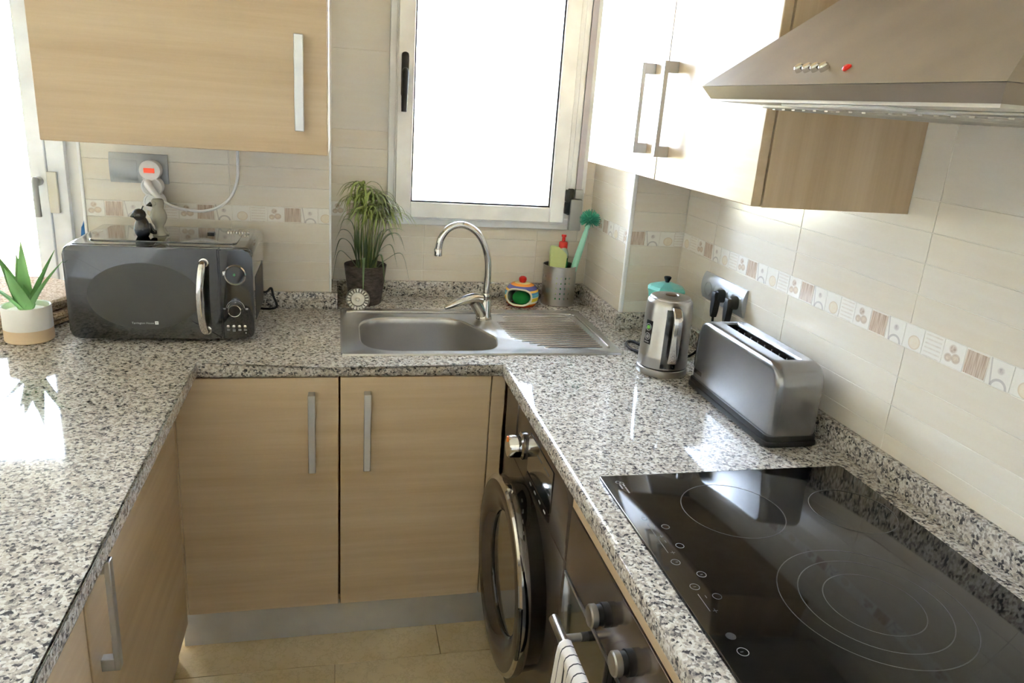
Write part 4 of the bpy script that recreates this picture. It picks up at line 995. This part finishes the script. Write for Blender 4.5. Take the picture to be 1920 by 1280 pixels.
for k in range(4): box('touch_button', wx - .0036, wx - .002, -.30 - .042 * k - .014, -.30 - .042 * k, -.1895, -.1855, PRINT, cpl)
for a, b, z in ((-.455, -.444, -.125), (-.455, -.444, -.138), (-.44, -.40, -.098), (-.38, -.34, -.098)): box('printed_mark', wx - .0026, wx - .001, a, b, z, z + .003, PRINTD, ds)
DC = Vector((wx, -.285, -.44))
wd = lathe('door', [(.225, -.002), (.228, .004), (.232, .035), (.234, .04)], DC, BLACK, wmn, (-1, 0, 0), 72, label='black tapered door body')
lathe('chrome_ring', [(.228, .036), (.238, .038), (.240, .044), (.240, .058), (.236, .063), (.228, .064)], DC, CHROME, wd, (-1, 0, 0), 72, False)
lathe('bezel', [(.2285, .0635), (.215, .066), (.19, .062), (.165, .052), (.155, .046)], DC, GRAPH, wd, (-1, 0, 0), 72, False)
lathe('glass_bowl', [(.157, .047), (.150, .044), (.145, .030), (.12, .012), (.06, .006), (0, .005)], DC, plain('dark_door_glass', (40, 40, 42), .06, .2, .7), wd, (-1, 0, 0), 64, False)
bm = NB(); atube(bm, [DC + Vector((-.061, -.236 * math.cos(a), .236 * math.sin(a))) for a in [-.28 + .56 * i / 16 for i in range(17)]], .006, 8); mk('door_grip', bm, BLACK, wd)
for y in (wy0 + .06, wy1 - .06): 
    for x in (.85, 1.3): lathe('foot', [(.02, 0), (.02, .014)], (x, y, ZF), RUBBER, wmn, seg=16)

# ------------------------------------------------------------------ oven
ocb = thing('oven_housing', 'oak housing strip and carcass around the built-in oven', 'cabinet', (1.06, -.92, ZF))
oy0_, oy1_ = -1.216, -.612
box('top_strip', .772, .80, oy0_, oy1_, -.070, -.0335, WOOD_Y, ocb, .001, 1)
box('carcass', .80, 1.36, oy0_, oy0_ + .003, ZF + .1, -.034, WOOD_Y, ocb)
box('lower_drawer', .772, .79, oy0_, oy1_, -.80, -.672, WOOD_Y, ocb, .001, 1)
ov = thing('built_in_oven', 'built-in oven with mirror steel panel and black glass door', 'oven', (1.06, -.92, -.67))
box('body', .792, 1.33, oy0_ + .006, oy1_ - .004, -.668, -.0735, GRAPHD, ov)
cpo = box('control_panel', .770, .792, oy0_ + .003, oy1_ - .002, -.207, -.0725, OVENS, ov, .001, 1)
for k in range(3):
    y = -.842 - .112 * k; kn = lathe('knob', [(.0205, 0), (.0205, .012), (.018, .013), (.0175, .022)], (.770, y, -.139), BLACKP, cpo, (-1, 0, 0), 32)
    lathe('knob_cap', [(.018, .0215), (.0195, .0225), (.0195, .032), (.017, .0345), (0, .0365)], (.770, y, -.139), STEEL, kn, (-1, 0, 0), 32)
od_ = mk('door', abox(NB(), .770, .792, oy0_ + .003, oy1_ - .002, -.664, -.214, .001, 1), BLACK, ov)
box('door_trim', .7685, .772, oy0_ + .003, oy1_ - .002, -.2175, -.2105, STEEL, od_)
hb_ = mk('handle', atube(NB(), [(.722, -1.13, -.243), (.722, -.712, -.243)], .0095, 16), STEEL, od_)
for y in (-1.09, -.768):
    tube('handle_bracket', [(.722, y, -.243), (.758, y, -.243)], .0075, STEEL, hb_, 12, 0); tube('bracket_socket', [(.757, y, -.243), (.772, y, -.243)], .0085, BLACKP, hb_, 12, 0)

# tea towel over the oven handle
bm = NB(); ny, ns = 70, 40; V = []
for i in range(ny + 1):
    y = -.785 - .30 * i / ny; row = []
    fold = .006 * math.sin(i * .42) + .004 * math.sin(i * .9 + 1)
    for j in range(ns + 1):
        s = j / ns
        if s < .45: q = (.45 - s) / .45; x, z = .722 - .0135 - .016 * q - fold * (.4 + 1.2 * q), -.243 - .33 * q
        elif s < .58: a = PI * (s - .45) / .13; x, z = .722 - .0135 * math.cos(a), -.243 + .0135 * math.sin(a)
        else: q = (s - .58) / .42; x, z = .722 + .0135 + .008 * q + fold * .35 * q, -.243 - .24 * q
        wv = (.03 * (s < .45) * ((.45 - s) / .45) if s < .45 else 0) * math.sin(i * .1)
        row.append(bm.verts.new((x, y + wv * .3, z)))
    V.append(row)
for A, B in zip(V, V[1:]):
    for j in range(ns): bm.faces.new((A[j], A[j + 1], B[j + 1], B[j]))
tw = mk('tea_towel', bm, TOWEL, smooth=80); md = tw.modifiers.new('thickness', 'SOLIDIFY'); md.thickness = .003; md.offset = 1
tag(tw, 'white tea towel with thin dark stripes over the oven handle', 'towel')

# ------------------------------------------------------------------ blue chair beyond the wall end
ch = thing('dining_chair', 'blue upholstered dining chair in the room beyond the tiled wall', 'chair', (-.30, .95, ZF))
mk('backrest', aprism(NB(), rpoly([(-.535, -.42), (-.065, -.42), (-.11, .27), (-.49, .27)], [.03, .03, .14, .14], 8), lambda a, b, c: (a, c, b), .90, .94, .012, 3), BLUE, ch)
mk('seat', aprism(NB(), rrect(-.53, -.07, .92, 1.25, .04, 5), lambda a, b, z: (a, b, z), -.44, -.385, .012, 3), BLUE, ch)
for x in (-.50, -.10):
    for y in (.935, 1.22): tube('leg', [(x, y, ZF), (x, y, -.43)], .014, BARK, ch, 10, 0)
